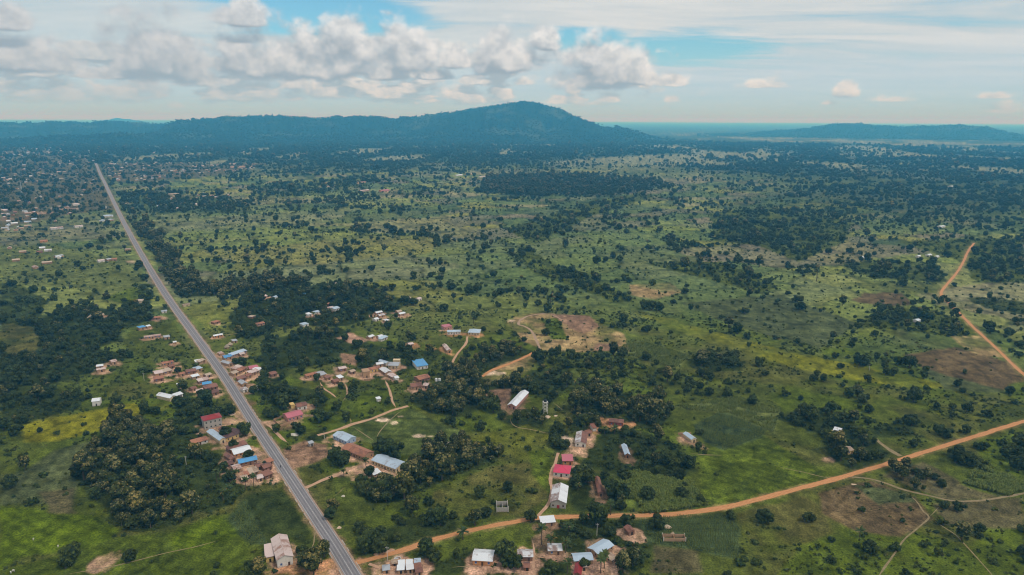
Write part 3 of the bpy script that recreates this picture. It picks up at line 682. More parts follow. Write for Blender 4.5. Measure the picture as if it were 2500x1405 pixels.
# ------------------------------------------------------------------ haze
def build_haze():
    s, z0, z1 = 130000.0, -5.0, 540.0
    V = [(-s, -s, z0), (s, -s, z0), (s, s, z0), (-s, s, z0), (-s, -s, z1), (s, -s, z1), (s, s, z1), (-s, s, z1)]
    F = [(0, 3, 2, 1), (4, 5, 6, 7), (0, 1, 5, 4), (1, 2, 6, 5), (2, 3, 7, 6), (3, 0, 4, 7)]
    m = bpy.data.materials.new('air_haze'); m.use_nodes = True; t = m.node_tree; t.nodes.clear()
    v = t.nodes.new('ShaderNodeVolumePrincipled'); o = t.nodes.new('ShaderNodeOutputMaterial')
    v.inputs['Color'].default_value = rgba(HAZE_COL); v.inputs['Density'].default_value = HAZE_DENS; v.inputs['Anisotropy'].default_value = 0.0; v.inputs['Absorption Color'].default_value = (1, 1, 1, 1)
    t.links.new(v.outputs[0], o.inputs['Volume'])
    ob = obj('haze', mesh_np('haze', V, F, [m]), kind='stuff', label='thin blue haze filling the air over the plain', category='haze')
    return ob
HAZE_COL = (.09, .53, 1.0); HAZE_DENS = 1.08e-4
# ------------------------------------------------------------------ building materials
def roof_mat(name, c, stain=(.20, .075, .035), amount=.25, rough=.5, metal=.0, vary=.18):
    def f(B, bs):
        tc = B.n('ShaderNodeTexCoord').outputs['Object']; rnd = B.n('ShaderNodeObjectInfo').outputs['Random']
        shifted = B.vm('ADD', tc, B.xyz(B.m('MULTIPLY', rnd, 57.0), B.m('MULTIPLY', rnd, 31.0), 0.0))
        n = B.noise(shifted, .55, 5, .65)
        x = B.mix(B.ss(B.m('MULTIPLY_ADD', B.m('SUBTRACT', rnd, .5), .35, n), .66 - amount * .55, .92 - amount * .5), rgba(c), rgba(stain))
        x = B.mix(B.m('MULTIPLY', rnd, vary), x, rgba([v * .45 for v in c]))
        x = B.mix(B.ss(B.noise(shifted, 2.6, 4, .6), .35, .8, 0, .28), x, rgba([v * .6 for v in c]))
        B.t.links.new(x, bs.inputs['Base Color'])
        wv = B.n('ShaderNodeTexWave', wave_type='BANDS', bands_direction='X'); wv.inputs['Scale'].default_value = 2.2
        B.t.links.new(tc, wv.inputs['Vector']); bump(B, bs, wv.outputs['Fac'], .35, .05)
    return material(name, rough=rough, spec=.4, metal=metal, build=f)
def wall_mat(name, c, dirt=(.22, .14, .09)):
    def f(B, bs):
        tc = B.n('ShaderNodeTexCoord').outputs['Object']; z = B.sep(tc)[2]
        x = B.mix(B.ss(B.noise(tc, .6, 5, .6), .4, .75, 0, .45), rgba(c), rgba([v * .62 for v in c]))
        splash = B.m('MULTIPLY', B.ss(z, 1.3, .05), B.ss(B.noise(tc, 1.2, 4, .6), .3, .7))
        x = B.mix(B.m('MULTIPLY', splash, .7), x, rgba(dirt))
        B.t.links.new(x, bs.inputs['Base Color'])
    return material(name, rough=.9, spec=.15, build=f)
RM_ = {
    'white': roof_mat('white_metal_sheet', (.66, .68, .70), amount=.05), 'patch': roof_mat('patched_white_sheet', (.60, .60, .61), amount=.42, vary=.35),
    'grey': roof_mat('dull_grey_sheet', (.36, .38, .41), amount=.12), 'pblue': roof_mat('pale_blue_sheet', (.40, .49, .58), amount=.08),
    'blue': roof_mat('bright_blue_sheet', (.085, .30, .56), amount=.16), 'rust': roof_mat('rusted_sheet', (.23, .095, .060), (.10, .045, .035), .35),
    'orust': roof_mat('orange_rusted_sheet', (.36, .145, .075), (.19, .075, .045), .35), 'red': roof_mat('dark_red_sheet', (.27, .022, .022), (.16, .03, .03), .15),
    'pink': roof_mat('faded_pink_sheet', (.47, .135, .165), (.36, .12, .12), .15), 'crim': roof_mat('crimson_sheet', (.60, .045, .105), (.45, .06, .10), .12),
    'brown': roof_mat('dark_brown_sheet', (.105, .050, .042), (.06, .03, .025), .3), 'tan': roof_mat('weathered_tan_sheet', (.44, .33, .24), (.26, .16, .10), .3),
    'rosy': roof_mat('pale_rosy_sheet', (.56, .44, .40), (.30, .15, .10), .35), 'thatch': roof_mat('grey_thatch', (.36, .29, .21), (.22, .17, .11), .4, rough=.95),
}
WM_ = {
    'cream': wall_mat('cream_plaster', (.60, .47, .29)), 'white': wall_mat('whitewashed_plaster', (.66, .62, .56)), 'orange': wall_mat('orange_plaster', (.52, .24, .10)),
    'block': wall_mat('grey_concrete_block', (.38, .35, .31)), 'brown': wall_mat('brown_mud_brick', (.24, .13, .085)), 'tan': wall_mat('tan_mud_plaster', (.40, .25, .15)),
    'pinkw': wall_mat('pink_plaster', (.50, .26, .21)), 'pbluew': wall_mat('pale_blue_plaster', (.36, .44, .54)), 'redb': wall_mat('red_brown_brick', (.26, .09, .06)),
    'yellow': wall_mat('yellow_plaster', (.62, .43, .16)),
}
M_DARK = material('dark_opening', (.018, .016, .015), .6, .3)
M_SHUT = material('brown_shutter', (.085, .045, .03), .7, .2)
M_REDDOOR = material('red_painted_door', (.33, .03, .03), .5, .4)
M_BLUEDOOR = material('blue_painted_shutter', (.05, .10, .26), .6, .3)
M_CONCP = wall_mat('pale_concrete', (.58, .55, .50))

def box_np(x0, x1, y0, y1, z0, z1):
    V = [(x0, y0, z0), (x1, y0, z0), (x1, y1, z0), (x0, y1, z0), (x0, y0, z1), (x1, y0, z1), (x1, y1, z1), (x0, y1, z1)]
    F = [(0, 3, 2, 1), (4, 5, 6, 7), (0, 1, 5, 4), (1, 2, 6, 5), (2, 3, 7, 6), (3, 0, 4, 7)]
    return V, F
def py_mesh(name, V, F, mat):
    me = bpy.data.meshes.new(name); me.from_pydata([tuple(v) for v in V], [], [tuple(f) for f in F]); me.update()
    if mat is not None: me.materials.append(mat)
    return me
def boxes(name, L, mat):
    V, F = [], []
    for b in L:
        v, f = box_np(*b); k = len(V); V += v; F += [tuple(i + k for i in q) for q in f]
    return py_mesh(name, V, F, mat)
_shared = {}
def shared_box(name, mat):
    k = (name, mat.name)
    if k not in _shared: _shared[k] = py_mesh(name, *box_np(-.5, .5, -.5, .5, 0, 1), mat)
    return _shared[k]
def part(name, me, parent, loc=(0, 0, 0), scale=(1, 1, 1), rz=0.0):
    o = obj(name, me, parent); o.location = loc; o.scale = scale
    if rz: o.rotation_euler = (0, 0, rz)
    return o
def thing(name, label, cat, loc, rz=0.0, group=None):
    o = bpy.data.objects.new(name, None); COL.objects.link(o); o.empty_display_size = .5
    o.location = loc; o.rotation_euler = (0, 0, rz); o['label'] = label; o['category'] = cat
    if group: o['group'] = group
    return o
def sheet(name, quad, t, mat, parent):
    """a roofing sheet: thin slab over four corner points"""
    q = [Vector(p) for p in quad]; n = (q[1] - q[0]).cross(q[3] - q[0]).normalized()
    if n.z < 0: n = -n
    V = [tuple(p) for p in q] + [tuple(p + n * t) for p in q]
    F = [(0, 1, 2, 3), (7, 6, 5, 4), (0, 4, 5, 1), (1, 5, 6, 2), (2, 6, 7, 3), (3, 7, 4, 0)]
    return obj(name, py_mesh(name, V, F, mat), parent)

FOOT = []    # building footprints for keeping trees off: (x, y, radius)
LANDMARK = []   # (x, y, short phrase)
def slope(parent, a, b, c, d, mat, n, lift=.05):
    """one roof slope a-b (eave) d-c (ridge) cut into n sheets"""
    a, b, c, d = map(Vector, (a, b, c, d))
    for i in range(n):
        s, e = i / n, (i + 1) / n
        up = Vector((0, 0, lift + .012 * (i % 2) + .006 * ((i * 7) % 3)))
        sheet('roof_sheet', [a.lerp(b, s) + up, a.lerp(b, e) + up, d.lerp(c, e) + up, d.lerp(c, s) + up], .05, mat, parent)

def house(ax, ay, bx, by, d, h, kind, rise, rm, wm, label, yard='', door=None, name='house', cat='house', group=None, over=.45, win=None, rm2=None):
    A, B_ = np.array(G(ax, ay)), np.array(G(bx, by)); L = float(np.linalg.norm(B_ - A)); u = (B_ - A) / L; nv = np.array([-u[1], u[0]])
    ctr = (A + B_) / 2 + nv * d / 2; rz = math.atan2(u[1], u[0])
    px_per_m = FPX / math.hypot(ctr[0], ctr[1], CAM_H)
    e = thing(name, label, cat, (ctr[0], ctr[1], 0), rz, group)
    X, Y = L / 2, d / 2; big = px_per_m * L
    wall, roof = WM_[wm], RM_.get(rm)
    roof2 = RM_.get(rm2, roof)
    n_along = max(1, min(12, int(round(px_per_m * (L if kind in ('gx', 'shed', 'hip') else d) / 11))))
    # walls
    V, F = box_np(-X, X, -Y, Y, -.2, h)
    if kind == 'gx':
        k = len(V); V += [(-X, 0, h + rise), (X, 0, h + rise)]; F = [f for f in F if f != (4, 5, 6, 7)]
        F += [(4, k, 7), (5, 6, k + 1), (4, 5, k + 1, k), (6, 7, k, k + 1)]
    elif kind == 'gy':
        k = len(V); V += [(0, -Y, h + rise), (0, Y, h + rise)]; F = [f for f in F if f != (4, 5, 6, 7)]
        F += [(4, 5, k), (6, 7, k + 1), (5, 6, k + 1, k), (7, 4, k, k + 1)]
    elif kind == 'shed':
        V[4] = (-X, -Y, h); V[5] = (X, -Y, h); V[6] = (X, Y, h + rise); V[7] = (-X, Y, h + rise)
    if kind == 'open':
        t = .22; bx_ = [(-X, X, -Y, -Y + t, -.2, h), (-X, X, Y - t, Y, -.2, h), (-X, -X + t, -Y + t, Y - t, -.2, h), (X - t, X, -Y + t, Y - t, -.2, h)]
        for i, q in enumerate(bx_): obj('wall', boxes('wall', [q], wall), e)
        for i in range(1, max(2, int(L / 4.5))):
            x = -X + L * i / max(2, int(L / 4.5)); obj('partition_wall', boxes('partition_wall', [(x - t / 2, x + t / 2, -Y + t, Y - t, -.2, h - .3)], wall), e)
        for sx in (-1, 1):
            for sy in (-1, 1): obj('pillar', boxes('pillar', [(sx * X - .17, sx * X + .17, sy * Y - .17, sy * Y + .17, -.2, h + .5)], M_CONCP), e)
    else:
        obj('wall', py_mesh('wall', V, F, wall), e)
    # roof
    o = over
    if kind == 'gx':
        s = rise / Y; r = obj('roof', boxes('ridge_cap', [(-X - o, X + o, -.16, .16, h + rise + .07, h + rise + .15)], roof), e)
        slope(r, (-X - o, -Y - o, h - s * o), (X + o, -Y - o, h - s * o), (X + o, 0, h + rise), (-X - o, 0, h + rise), roof, n_along)
        slope(r, (X + o, Y + o, h - s * o), (-X - o, Y + o, h - s * o), (-X - o, 0, h + rise), (X + o, 0, h + rise), roof2, max(1, n_along // 2))
    elif kind == 'gy':
        s = rise / X; r = obj('roof', boxes('ridge_cap', [(-.16, .16, -Y - o, Y + o, h + rise + .07, h + rise + .15)], roof), e)
        slope(r, (-X - o, Y + o, h - s * o), (-X - o, -Y - o, h - s * o), (0, -Y - o, h + rise), (0, Y + o, h + rise), roof, n_along)
        slope(r, (X + o, -Y - o, h - s * o), (X + o, Y + o, h - s * o), (0, Y + o, h + rise), (0, -Y - o, h + rise), roof2, n_along)
    elif kind == 'hip':
        q = min(X, Y) * .95; rx = max(X - q, .05); zz = h + rise
        r = obj('roof', boxes('ridge_cap', [(-rx, rx, -.15, .15, zz + .05, zz + .13)], roof), e)
        XX, YY = X + o, Y + o; z0 = h - .1
        for nm, qd in (('roof_slope', [(-XX, -YY, z0), (XX, -YY, z0), (rx, 0, zz), (-rx, 0, zz)]), ('roof_slope', [(XX, YY, z0), (-XX, YY, z0), (-rx, 0, zz), (rx, 0, zz)]),
                       ('roof_slope', [(XX, -YY, z0), (XX, YY, z0), (rx, .02, zz), (rx, -.02, zz)]), ('roof_slope', [(-XX, YY, z0), (-XX, -YY, z0), (-rx, -.02, zz), (-rx, .02, zz)])):
            sheet(nm, qd, .06, roof, r)
    elif kind == 'shed':
        r = obj('roof', boxes('eave_beam', [(-X - o, X + o, -Y - o + .02, -Y - o + .14, h - .12 - rise * o / d, h - .02 - rise * o / d)], M_SHUT), e)
        g = rise / d
        slope(r, (-X - o, -Y - o, h - g * o + .05), (X + o, -Y - o, h - g * o + .05), (X + o, Y + o, h + rise + g * o + .05), (-X - o, Y + o, h + rise + g * o + .05), roof, n_along)
    elif kind == 'flat':
        obj('roof', boxes('roof', [(-X - .25, X + .25, -Y - .25, Y + .25, h, h + .22)], roof or wall), e)
    # openings
    if win is None: win = big > 16
    if win and kind != 'open':
        wmesh = [shared_box('window', M_DARK), shared_box('window', M_SHUT), shared_box('window', M_BLUEDOOR)][int(L * 7) % 3 if h < 5 else 0]
        rows = 2 if h > 5 else 1; nwin = max(2, min(8, int(L / 2.6)))
        for q in range(rows):
            z = (1.1 if rows == 1 else .9) + q * h / rows
            for i in range(nwin):
                x = -X + L * (i + .5) / nwin
                if rows == 1 and i == nwin // 2: continue
                w = part('window', wmesh, e, (x, -Y, z), (1.0, .12, 1.1))
                part('sill', shared_box('sill', M_CONCP), w, (0, -.3, -.09), (1.2, 2.0, .09))
            side = 1 if ctr[0] < 0 else -1
            for i in range(max(1, min(5, int(d / 3.2)))):
                y = -Y + d * (i + .5) / max(1, min(5, int(d / 3.2)))
                part('window', wmesh, e, (side * X, y, z), (.12, .95, 1.1))
        if rows == 1:
            i = nwin // 2; x = -X + L * (i + .5) / nwin
            part('door', shared_box('door', door or M_SHUT), e, (x, -Y, 0.0), (1.05 if door is None else 1.6, .14, 2.05))
    elif kind != 'open' and big > 9:
        part('door', shared_box('door', M_DARK), e, (X * .1, -Y, 0), (1.0, .14, 1.95))
    return e
def plan(ax, ay, bx, by, d, h, kind, rise, rm, wm, label, yard='', *rest):
    """swept bare ground round a house and the spot to keep trees off"""
    A, B_ = np.array(G(ax, ay)), np.array(G(bx, by)); L = float(np.linalg.norm(B_ - A)); u = (B_ - A) / L; nv = np.array([-u[1], u[0]])
    ctr = (A + B_) / 2 + nv * d / 2; FOOT.append((ctr[0], ctr[1], max(L, d) / 2 + .8)); LANDMARK.append((ctr[0], ctr[1], label))
    if yard:
        cn = {'s': 'soil', 'o': 'orange', 'e': 'earth', 'p': 'sand'}[yard[0]]; k = float(yard[1:] or 1)
        c = (A + B_) / 2 + nv * (d * .25)
        YARDS.append((c[0], c[1], (L / 2 + 3.6) * k, (d / 2 + 4.6) * k, math.atan2(u[1], u[0]), cn, .88))

def round_hut(px, py, r, h, label, rm='thatch', wm='tan', yard=''):
    x, y = G(px, py); e = thing('round_hut', label, 'hut', (x, y, 0)); n = 16
    a = [2 * math.pi * i / n for i in range(n)]
    V = [(r * math.cos(t), r * math.sin(t), -.2) for t in a] + [(r * math.cos(t), r * math.sin(t), h) for t in a]
    F = [(i, (i + 1) % n, n + (i + 1) % n, n + i) for i in range(n)]
    obj('wall', py_mesh('wall', V, F, WM_[wm]), e)
    V = [(1.3 * r * math.cos(t), 1.3 * r * math.sin(t), h - .35) for t in a] + [(.5 * r * math.cos(t), .5 * r * math.sin(t), h + r * .62) for t in a] + [(0, 0, h + r * 1.05)]
    F = [(i, (i + 1) % n, n + (i + 1) % n, n + i) for i in range(n)] + [(n + i, n + (i + 1) % n, 2 * n) for i in range(n)] + [tuple(range(n - 1, -1, -1))]
    obj('roof', py_mesh('roof', V, F, RM_[rm]), e)
    part('door', shared_box('door', M_DARK), e, (0, -r + .05, 0), (.8, .2, h - .3))
    return e

HOUSES = [
    # beside the tarmac road, near
    (500, 1050, 543, 1040, 9, 7.0, 'hip', 1.6, 'red', 'block', 'grey two-storey block building with a dark red roof', 's1.2'),
    (537, 1085, 552, 1080, 20, 3.0, 'gy', 1.1, 'pblue', 'cream', 'long pale blue roof running up to the two-storey block building', 's1'),
    (583, 1067, 596, 1059, 17, 3.0, 'gy', 1.1, 'brown', 'cream', 'dark brown roofed wing of the courtyard nearest the tarmac road', 's1'),
    (553, 1080, 583, 1069, 6, 3.0, 'gx', 1.0, 'brown', 'yellow', 'brown roofed row of rooms with yellow walls below the courtyard trees', 's1.1'),
    (471, 1092, 508, 1082, 4.5, 2.5, 'shed', .8, 'orust', 'white', 'narrow rusty red roof over a long white wall', ''),
    (560, 1108, 604, 1093, 5, 2.7, 'shed', .8, 'rust', 'brown', 'long rusty roof behind the orange-walled house', 's1'),
    (573, 1120, 614, 1109, 9, 3.0, 'gx', 1.2, 'white', 'orange', 'white roofed house with orange walls beside the tarmac road', 's1.3'),
    (585, 1142, 628, 1132, 6, 3.0, 'gx', 1.0, 'blue', 'brown', 'long house with a bright blue roof close to the tarmac road', 's1.3'),
    (565, 1131, 576, 1127, 10, 2.6, 'gy', .8, 'rust', 'brown', 'small rusty shed against the end of the blue-roofed house', 's1'),
    (574, 1157, 590, 1152, 7, 2.6, 'gx', .9, 'rosy', 'tan', 'pale rosy hut just below the bright blue roof', 's1'),
    (646, 1153, 665, 1146, 6, 2.6, 'gx', .9, 'rust', 'brown', 'rusty roadside shop hut facing the tarmac', 's1.2'),
    (612, 1166, 632, 1160, 6, 2.6, 'shed', .8, 'tan', 'tan', 'tan roofed hut behind the roadside shop hut', 's1.2'),
    (648, 1172, 666, 1165, 5, 2.5, 'shed', .7, 'rust', 'brown', 'last rusty hut of the roadside row, nearest the crop field', 's1.2'),
    (592, 1180, 606, 1176, 5, 2.4, 'gx', .8, 'tan', 'brown', 'small tan hut at the edge of the palms', 's1.1'),
    (416, 981, 430, 975, 15, 3.0, 'gy', 1.2, 'white', 'cream', 'large white roofed barn in the grass by the dark trees', ''),
    (429, 975, 447, 969, 4, 2.6, 'shed', .7, 'white', 'white', 'white lean-to wing beside the large white barn', ''),
    (437, 951, 452, 948, 8, 2.8, 'hip', 1.3, 'white', 'tan', 'small white hip roofed house above the white barn', ''),
    (496, 947, 516, 944, 6, 2.8, 'gx', 1.0, 'blue', 'tan', 'small house with a sky blue roof in the rusty compound', 's1.2'),
    (486, 939, 511, 933, 5, 2.6, 'shed', .7, 'rosy', 'brown', 'rosy rusted shed behind the sky blue roof', 's1'),
    (503, 957, 532, 949, 5, 2.6, 'shed', .8, 'rust', 'brown', 'long rust roof below the sky blue roof', 's1.2'),
    (518, 968, 535, 963, 6, 2.6, 'gx', .9, 'rust', 'brown', 'square rust roof at the verge of the road', 's1.1'),
    (485, 966, 500, 962, 5, 2.5, 'shed', .7, 'rosy', 'tan', 'mottled shed in the dusty yard above the grove', 's1.2'),
    (592, 946, 604, 943, 9, 2.8, 'gy', 1.0, 'grey', 'tan', 'grey roofed house across the road from the sky blue roof', 's1.2'),
    (594, 960, 606, 957, 6, 2.6, 'hip', 1.0, 'patch', 'white', 'patchy white hut below the grey roofed house', 's1.1'),
    (629, 954, 638, 951, 3, 2.4, 'shed', .5, 'white', 'white', 'small white shelter under a dark tree east of the road', ''),
    (583, 934, 602, 929, 5, 2.6, 'shed', .7, 'rust', 'brown', 'dark rust hut above the grey roofed house', 's1.1'),
    (611, 909, 631, 905, 8, 3.0, 'gx', 1.2, 'pink', 'tan', 'rosy red roofed house in a walled compound by the road', 's1.4'),
    (575, 909, 592, 901, 5, 2.6, 'shed', .7, 'rosy', 'tan', 'pale long shed nearest the road in the walled compound', 's1.2'),
    (588, 913, 603, 905, 4, 2.6, 'shed', .7, 'orust', 'tan', 'rusty long shed in the middle of the walled compound', 's1.2'),
    (612, 919, 633, 912, 5, 2.6, 'shed', .7, 'rosy', 'tan', 'mottled long shed below the rosy red roof', 's1.2'),
    (571, 920, 583, 915, 6, 2.6, 'gx', .9, 'tan', 'tan', 'tan hut at the lower corner of the walled compound', 's1.1'),
    (632, 911, 641, 906, 6, 2.6, 'shed', .6, 'white', 'white', 'small white shed beside the rosy red roof', ''),
    (663, 922, 677, 918, 7, 2.6, 'gx', .8, 'rust', 'brown', 'rust cube hut alone in the bushes east of the walled compound', 's1'),
    (549, 881, 567, 877, 7, 2.8, 'gx', 1.0, 'blue', 'tan', 'blue roofed house joined to a long pale wing', 's1.3'),
    (567, 875, 603, 863, 5, 2.8, 'shed', .7, 'pblue', 'tan', 'long pale blue wing stretching behind the blue roofed house', 's1'),
    (559, 896, 568, 893, 11, 2.8, 'gy', .9, 'grey', 'tan', 'narrow grey roofed house between the road and a round tree', 's1.2'),
    (538, 871, 547, 869, 7, 2.6, 'hip', 1.0, 'rosy', 'tan', 'pale hut just beyond the blue roofed house', 's1'),
    (523, 827, 544, 823, 4, 2.6, 'gx', .7, 'white', 'orange', 'white roofed bar of rooms beside the footpath off the road', 's1'),
    (629, 798, 647, 794, 4, 2.4, 'shed', .6, 'orust', 'tan', 'long rusty shelter in the meadow past the trees', ''),
    (524, 793, 538, 789, 6, 2.4, 'hip', 1.0, 'orust', 'brown', 'rust hut at the foot of the wooded compound', 's1'),
    (615, 779, 624, 776, 6, 2.4, 'hip', 1.0, 'tan', 'brown', 'brown hut on the edge of the upper wood', ''),
    (570, 839, 580, 837, 6, 2.5, 'hip', .9, 'grey', 'tan', 'grey hut in the grass beside two thatched huts', ''),
    (741, 799, 754, 796, 8, 2.6, 'hip', 1.2, 'pblue', 'white', 'pale blue hip roof alone in the meadow', ''),
    (448, 750, 464, 747, 4, 2.4, 'gx', .6, 'tan', 'cream', 'low tan bar building in the field by the teak belt', ''),
    (736, 724, 746, 722, 6, 2.6, 'gx', 1.0, 'blue', 'white', 'little blue roof deep in the village trees', ''),
    (671, 731, 678, 729, 5, 2.6, 'gx', .9, 'pblue', 'white', 'tiny pale blue roof in the village trees', ''),
    (643, 730, 653, 727, 6, 2.6, 'gx', 1.0, 'rosy', 'tan', 'rosy roof peeping from the village trees', 's1'),
    (753, 774, 761, 772, 5, 2.6, 'shed', .7, 'white', 'white', 'white shed at the end of the village lane', 's1'),
    (767, 769, 780, 766, 6, 2.6, 'gx', .9, 'pblue', 'white', 'pale blue roof on the village lane', 's1'),
    (800, 760, 817, 757, 5, 2.6, 'shed', .8, 'rosy', 'white', 'long whitish shed touching the pale blue square roof', 's1'),
    (818, 761, 830, 757, 9, 2.8, 'gx', 1.1, 'pblue', 'white', 'square pale blue roof at the end of the whitish shed', ''),
    (799, 747, 809, 749, 5, 2.6, 'gx', .9, 'orust', 'brown', 'rusty roof under the trees above the pale blue square roof', ''),
    (819, 699, 829, 697, 7, 2.6, 'hip', 1.2, 'tan', 'tan', 'tan hip roof standing clear above the village trees', ''),
    # hamlet in the middle distance
    (919, 770, 934, 767, 5, 2.6, 'gx', .9, 'white', 'tan', 'white long roof at the back of the hamlet clearing', 's1.4'),
    (927, 777, 940, 774, 6, 2.6, 'gx', .9, 'patch', 'tan', 'dull white roof at the front of the hamlet clearing', 's1.4'),
    (971, 767, 981, 765, 6, 2.6, 'gx', .9, 'tan', 'tan', 'tan roof at the far end of the hamlet clearing', 's1.3'),
    (977, 773, 990, 770, 6, 2.6, 'gx', .9, 'white', 'tan', 'white roof paired with the tan roof in the hamlet', 's1.3'),
    (917, 786, 925, 784, 6, 2.6, 'gx', .9, 'white', 'white', 'little white house below the hamlet clearing', ''),
    (943, 789, 951, 787, 6, 2.6, 'hip', .9, 'white', 'tan', 'white domed hut with a patch of bare earth', 's1'),
    (903, 830, 914, 826, 5, 2.6, 'gx', .9, 'white', 'tan', 'white roof at the tip of the bare triangular plot', 's1'),
    (926, 829, 936, 826, 5, 2.6, 'gx', .9, 'white', 'tan', 'second white roof behind the bare triangular plot', 's1'),
    (931, 835, 947, 828, 4, 2.6, 'shed', .7, 'pblue', 'white', 'slanting bluish white shed by the bare triangular plot', ''),
    (995, 734, 1003, 732, 5, 2.6, 'gx', .9, 'rosy', 'tan', 'pale hut at the edge of the tall maize', ''),
    (1022, 736, 1030, 733, 6, 2.6, 'gx', 1.0, 'rosy', 'white', 'rosy white house beyond the tall maize', ''),
    (1085, 807, 1104, 804, 9, 3.4, 'flat', .3, 'pink', 'pinkw', 'flat pink house behind the bluish white L building', 's1'),
    (1093, 818, 1124, 817, 6, 3.2, 'gx', 1.0, 'pblue', 'white', 'bluish white L building with a bare orange forecourt', 'o1.2'),
    (1143, 819, 1170, 820, 12, 3.2, 'hip', 2.2, 'pblue', 'cream', 'large pale blue hip roofed house at the head of the track', 'o1'),
    (1092, 863, 1101, 862, 18, 3.0, 'gy', 1.0, 'rosy', 'tan', 'long whitish roof end-on beside the curving track', 'o1'),
    (999, 848, 1010, 846, 6, 2.6, 'gx', .8, 'rosy', 'tan', 'pale hut on a bare orange plot among trees', 'o1.3'),
    (1045, 854, 1053, 854, 4, 2.4, 'shed', .6, 'orust', 'orange', 'tiny orange hut tucked in the trees', 'o1'),
    (943, 894, 951, 891, 10, 2.8, 'gy', .9, 'pblue', 'white', 'narrow light blue roof beside the rusty yard', 's1.1'),
    (920, 897, 936, 895, 5, 2.6, 'gx', .9, 'white', 'tan', 'white roof in front of the rusty yard', 's1.1'),
    (948, 900, 972, 901, 9, 3.0, 'gx', 1.3, 'grey', 'cream', 'broad grey roofed house next to the cream box house', 's1.1'),
    (960, 889, 976, 889, 4, 3.4, 'flat', .3, None, 'cream', 'cream box house without a pitched roof', ''),
    (887, 924, 903, 922, 8, 5.6, 'flat', .3, None, 'tan', 'unfinished tan two-storey house at the end of the cream row', 's1.2'),
    (898, 913, 929, 906, 6, 3.0, 'gx', .9, 'orust', 'yellow', 'cream yellow row of rooms with a rust roof', 's1.2'),
    (927, 908, 941, 918, 6, 2.8, 'gx', 1.0, 'patch', 'tan', 'white and rust roof turned across the end of the yellow row', 's1.2'),
    (946, 921, 958, 928, 5, 2.6, 'gx', .8, 'rosy', 'tan', 'mottled house stepping down from the white and rust roof', 's1'),
    (966, 931, 974, 929, 5, 2.6, 'gx', .8, 'white', 'white', 'small white hut beside the bare orange court', 's1'),
    (1019, 904, 1045, 900, 15, 3.2, 'shed', 1.2, 'blue', 'white', 'big sky blue sloping roof half hidden by trees', ''),
    (1024, 936, 1050, 929, 9, 3.0, 'gx', 1.3, 'orust', 'brown', 'large rust red roof among trees', 's1'),
    (1004, 953, 1030, 951, 8, 3.0, 'gx', 1.1, 'rust', 'tan', 'rust roof with white sheets at its end above the teak grove', 's1.2'),
    (1033, 949, 1045, 950, 6, 2.8, 'gx', .9, 'rosy', 'tan', 'pale rosy roof squeezed beside the large rust roofs', 's1.1'),
    (784, 925, 797, 921, 10, 3.0, 'gx', 1.1, 'grey', 'tan', 'square pale grey roof at the end of a rusty row', 's1.2'),
    (749, 926, 776, 919, 5, 2.8, 'gx', .8, 'orust', 'tan', 'long rusty row of rooms with a swept yard', 's1.3'),
    (829, 909, 846, 906, 6, 2.8, 'gx', .9, 'rosy', 'brown', 'pale rusted roof above the bare earth slope', 's1.3'),
    (817, 940, 828, 937, 6, 2.6, 'gx', .9, 'rust', 'brown', 'brown rust hut below the bare earth slope', 's1.2'),
    (829, 931, 839, 928, 5, 2.6, 'shed', .7, 'white', 'tan', 'white lean-to beside the brown rust hut', 's1'),
    (704, 1031, 740, 1021, 10, 3.2, 'gx', 1.5, 'pink', 'pinkw', 'large pink roofed house with a walled court', 's1.1'),
    (727, 1003, 750, 999, 8, 3.0, 'gx', 1.1, 'rust', 'white', 'rust and white roofed house behind the large pink roof', 's1.1'),
    (711, 999, 720, 997, 5, 3.0, 'flat', .3, None, 'yellow', 'small yellow box house behind the large pink roof', ''),
    # more small roofs of the roadside village
    (655, 1138, 668, 1133, 4, 2.4, 'shed', .6, 'orust', 'tan', 'orange rusted stall touching the road shoulder', 's1.3'),
    (628, 1150, 640, 1146, 5, 2.5, 'gx', .8, 'rust', 'tan', 'dark rust hut between the blue roof and the roadside shop', 's1.3'),
    (600, 1170, 611, 1167, 4, 2.4, 'shed', .6, 'orust', 'brown', 'little orange rust hut under the palms', 's1.2'),
    (630, 1178, 643, 1174, 5, 2.4, 'gx', .8, 'rosy', 'tan', 'mottled rosy hut near the end of the roadside row', 's1.2'),
    (560, 1143, 571, 1139, 5, 2.4, 'gx', .8, 'rust', 'brown', 'rust hut squeezed behind the pale rosy hut', 's1.1'),
    (540, 1060, 551, 1057, 4, 2.5, 'shed', .6, 'rust', 'brown', 'small rust lean-to inside the tree courtyard', 's1.1'),
    (520, 953, 531, 950, 4, 2.4, 'shed', .6, 'orust', 'brown', 'orange lean-to beside the sky blue roof', 's1.2'),
    (470, 957, 481, 953, 5, 2.4, 'gx', .8, 'rust', 'tan', 'rust hut by the white hip roofed house', 's1.2'),
    (505, 924, 517, 920, 5, 2.4, 'gx', .8, 'tan', 'brown', 'tan hut on the roadside above the rosy rusted shed', 's1.1'),
    (604, 925, 616, 921, 5, 2.4, 'gx', .8, 'orust', 'tan', 'orange hut below the mottled long shed', 's1.2'),
    (640, 934, 650, 931, 4, 2.4, 'shed', .6, 'rust', 'brown', 'rust shelter by the dark tree beyond the compound', 's1'),
    (588, 872, 598, 869, 5, 2.4, 'gx', .8, 'rosy', 'tan', 'rosy hut in front of the long pale blue wing', 's1.1'),
    (415, 902, 427, 899, 5, 2.4, 'gx', .8, 'rust', 'brown', 'dark hut at the corner of the red earth compound', 's1.2'),
    (440, 921, 452, 918, 5, 2.4, 'gx', .8, 'orust', 'tan', 'orange hut between the two western compounds', 's1.2'),
